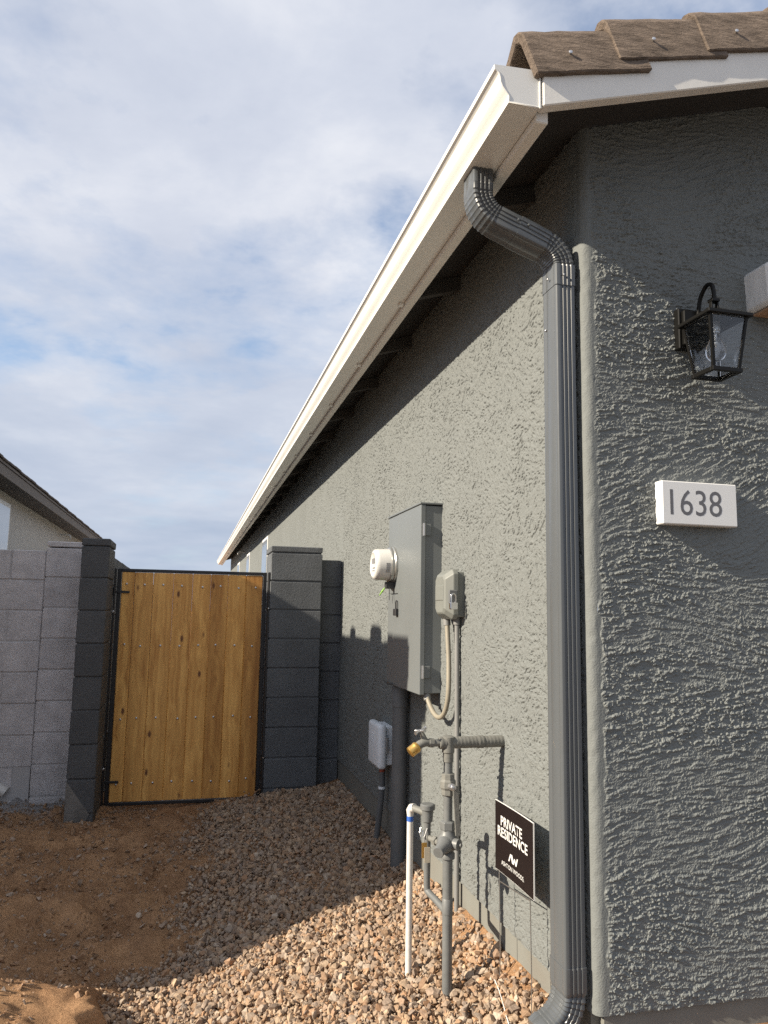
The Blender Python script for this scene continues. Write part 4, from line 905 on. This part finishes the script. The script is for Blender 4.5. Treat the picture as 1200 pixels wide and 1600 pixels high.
# tiles along the eave, each a flat concrete tile
tm = MB().box(-0.21, 0.21, -0.148, 0.148, 0, 0.026).mesh('roof_tile', bevel=0.006); tm.materials.append(M_tile2)
k = 0; yy = NY0 + 0.1
while yy < NY1 + 0.25:
    inst('roof_tile', tm, nh, (NE - 0.17, yy, nz(NE - 0.17) + 0.033 + 0.004 * ((k * 7) % 3)), (0, math.atan(0.33), 0)); yy += 0.301; k += 1
for (ya, yb2, hh) in ((4.23, 4.56, 0.225), (5.00, 5.22, 0.20)):
    v = MB(); zb2 = nz(-2.42)
    v.rings([[(-2.5, ya, zb2 - 0.02), (-2.32, ya, zb2 - 0.05), (-2.32, yb2, zb2 - 0.05), (-2.5, yb2, zb2 - 0.02)], [(-2.49, ya + .02, zb2 + hh - .02), (-2.34, ya + .02, zb2 + hh - .03), (-2.34, yb2 - .02, zb2 + hh - .03), (-2.49, yb2 - .02, zb2 + hh - .02)], [(-2.47, ya + .05, zb2 + hh + .02), (-2.36, ya + .1, zb2 + hh), (-2.36, yb2 - .08, zb2 + hh), (-2.47, yb2 - .05, zb2 + hh + .02)]])
    v.build('roof_vent', M_tile2, nh)
w = MB().box(NX - 0.01, NX + 0.02, 9.3, 10.62, 0.2, 1.30).build('window', M_frame, nh, bevel=0.004)
MB().box(NX + 0.0215, NX + 0.026, 9.36, 10.56, 0.26, 1.24).build('pane', M_winglass, w)
MB().tube([(NX - 0.02, 14.6, 1.29), (NX + 0.16, 14.6, 1.29), (NX + 0.175, 14.6, 1.275), (NX + 0.18, 14.6, 1.23)], 0.014).build('condensate_pipe', M_pvc, nh, smooth=40)

# ------------------------------------------------------------------ gravel (uncountable): one mesh of angular stones
def hull_variant(seed):
    r = np.random.default_rng(seed); bm = bmesh.new()
    for _ in range(14 if seed < 24 else 7):
        d = r.normal(size=3); d /= np.linalg.norm(d); d *= r.uniform(0.8, 1.0); bm.verts.new(d * np.array([1.0, 0.78, 0.58]))
    res = bmesh.ops.convex_hull(bm, input=bm.verts)
    for v in [v for v in bm.verts if not v.link_faces]: bm.verts.remove(v)
    bmesh.ops.triangulate(bm, faces=bm.faces); bm.verts.index_update()
    V = np.array([v.co[:] for v in bm.verts]); Fc = np.array([[v.index for v in f.verts] for f in bm.faces]); bm.free(); return V, Fc
VARS = {False: [hull_variant(k) for k in range(24)], True: [hull_variant(k) for k in range(24, 36)]}
def stones(name, P, size, mt, small=False):
    VAR = VARS[small]; n = len(P); which = RNG.integers(0, len(VAR), n)
    q = RNG.normal(size=(n, 4)); q[:, 1:3] *= 0.55; q /= np.linalg.norm(q, axis=1, keepdims=True); w, x, y, z = q.T
    R = np.stack([np.stack([1 - 2 * (y * y + z * z), 2 * (x * y - z * w), 2 * (x * z + y * w)], -1), np.stack([2 * (x * y + z * w), 1 - 2 * (x * x + z * z), 2 * (y * z - x * w)], -1), np.stack([2 * (x * z - y * w), 2 * (y * z + x * w), 1 - 2 * (x * x + y * y)], -1)], 1)
    Vs, Fs, T, k0 = [], [], [], 0; tint = RNG.random(n)
    for v, (bv, bf) in enumerate(VAR):
        idx = np.where(which == v)[0]
        if not len(idx): continue
        X = np.einsum('nij,kj->nki', R[idx], bv) * size[idx][:, None, None] + P[idx][:, None, :]
        nb = len(bv); Vs.append(X.reshape(-1, 3)); Fs.append((bf[None] + (np.arange(len(idx)) * nb)[:, None, None] + k0).reshape(-1, 3)); T.append(np.repeat(tint[idx], nb)); k0 += nb * len(idx)
    V = np.concatenate(Vs); V[:, 2] += H
    me = np_mesh(name, V, np.concatenate(Fs), mt, smooth=False)
    at = me.attributes.new('tint', 'FLOAT', 'POINT'); at.data.foreach_set('value', np.concatenate(T).astype(np.float32))
    return me
def stone_mat(name, cols):
    M = bpy.data.materials.new(name); M.use_nodes = True
    n = M.node_tree.nodes; l = M.node_tree.links; p = n['Principled BSDF']; p.inputs['Roughness'].default_value = 0.85; p.inputs['Specular IOR Level'].default_value = 0.25
    at = n.new('ShaderNodeAttribute'); at.attribute_name = 'tint'
    r = n.new('ShaderNodeValToRGB'); l.new(at.outputs['Fac'], r.inputs[0]); e = r.color_ramp.elements
    while len(e) < len(cols): e.new(0.5)
    for k, c in enumerate(cols): e[k].position = k / (len(cols) - 1); e[k].color = (*c, 1)
    geo = n.new('ShaderNodeNewGeometry'); t = n.new('ShaderNodeTexNoise'); t.inputs['Scale'].default_value = 130; t.inputs['Detail'].default_value = 5; l.new(geo.outputs['Position'], t.inputs['Vector'])
    r2 = n.new('ShaderNodeValToRGB'); l.new(t.outputs[0], r2.inputs[0]); r2.color_ramp.elements[0].position = 0.3; r2.color_ramp.elements[0].color = (0.75, 0.72, 0.7, 1); r2.color_ramp.elements[1].position = 0.7; r2.color_ramp.elements[1].color = (1.12, 1.12, 1.12, 1)
    mx = n.new('ShaderNodeMixRGB'); mx.blend_type = 'MULTIPLY'; mx.inputs[0].default_value = 1; l.new(r.outputs[0], mx.inputs[1]); l.new(r2.outputs[0], mx.inputs[2]); l.new(mx.outputs[0], p.inputs['Base Color'])
    b = n.new('ShaderNodeBump'); b.inputs['Strength'].default_value = 0.6; b.inputs['Distance'].default_value = 0.003; l.new(t.outputs[0], b.inputs['Height']); l.new(b.outputs[0], p.inputs['Normal'])
    return M
M_gravel = stone_mat('gravel_stone', [(0.21, 0.135, 0.088), (0.36, 0.25, 0.165), (0.25, 0.20, 0.165), (0.43, 0.315, 0.215), (0.37, 0.225, 0.135), (0.30, 0.245, 0.20), (0.45, 0.34, 0.24), (0.19, 0.14, 0.108), (0.48, 0.40, 0.32)])
NG = 78000
gx = RNG.uniform(-0.75, XW - 0.005, NG); gy = 1.95 + (6.5 - 1.95) * RNG.random(NG)
edge = gx - DIRTX(gy) + RNG.normal(0, 0.055, NG) * np.where(RNG.random(NG) < 0.12, 3.2, 1.0) + 0.05 * np.sin(gy * 9)
keep = edge > 0
keep &= ~((gy > 5.9) & (gx > 0.57)); keep &= ~((gy > 5.80) & (gx < 0.57) & (RNG.random(NG) > 0.25))
gx, gy = gx[keep], gy[keep]
thin = RNG.random(len(gx)) < np.where(gy > 4.2, 0.85, 1.0); gx, gy = gx[thin], gy[thin]
sz = np.clip(RNG.lognormal(math.log(0.0106), 0.46, len(gx)), 0.0045, 0.030)
gz = terrain(gx, gy) + RNG.uniform(-0.006, 0.014, len(gx)) + 0.3 * sz
ed = gx - DIRTX(gy); sz = np.where((ed < 0.12) & (RNG.random(len(gx)) < 0.5), sz * 0.7, sz)
gm = stones('gravel', np.stack([gx, gy, gz], -1), sz, M_gravel)
go = link(bpy.data.objects.new('gravel', gm)); go['kind'] = 'stuff'; go['label'] = 'crushed tan and grey gravel banked along the house wall'; go['category'] = 'gravel'
print('gravel', len(gx))
# crumbs of dirt and pebbles on the bare soil
NC = 34000
cx_ = RNG.uniform(-1.6, 0.5, NC); cy_ = RNG.uniform(2.4, 6.1, NC); k = (cx_ - DIRTX(cy_)) < 0.08
k &= (fnoise(64, 64, .05, .05, .12, .12)[np.clip(((cx_ + 1.6) / 2.2 * 63).astype(int), 0, 63), np.clip(((cy_ - 2.4) / 3.7 * 63).astype(int), 0, 63)] + RNG.normal(0, .6, NC)) > -0.25
cx_, cy_ = cx_[k], cy_[k]; cs = np.clip(RNG.lognormal(math.log(0.0052), 0.72, len(cx_)), 0.002, 0.026)
M_clod = stone_mat('dirt_clod', [(0.24, 0.145, 0.085), (0.36, 0.23, 0.14), (0.20, 0.13, 0.08), (0.36, 0.30, 0.25), (0.30, 0.18, 0.105)])
from bisect import bisect_left
ix = np.clip(np.searchsorted(rxs, cx_), 0, nx - 1); iy = np.clip(np.searchsorted(rys, cy_), 0, ny - 1)
cm = stones('dirt_clods', np.stack([cx_, cy_, GZ[ix, iy] + cs * 0.2], -1), cs, M_clod, True)
co_ = link(bpy.data.objects.new('dirt_clods', cm)); co_['kind'] = 'stuff'; co_['label'] = 'small dirt clods and pebbles scattered on the bare soil'; co_['category'] = 'soil'

for o in list(bpy.data.objects):
    if 'base' in o.keys(): del o['base']
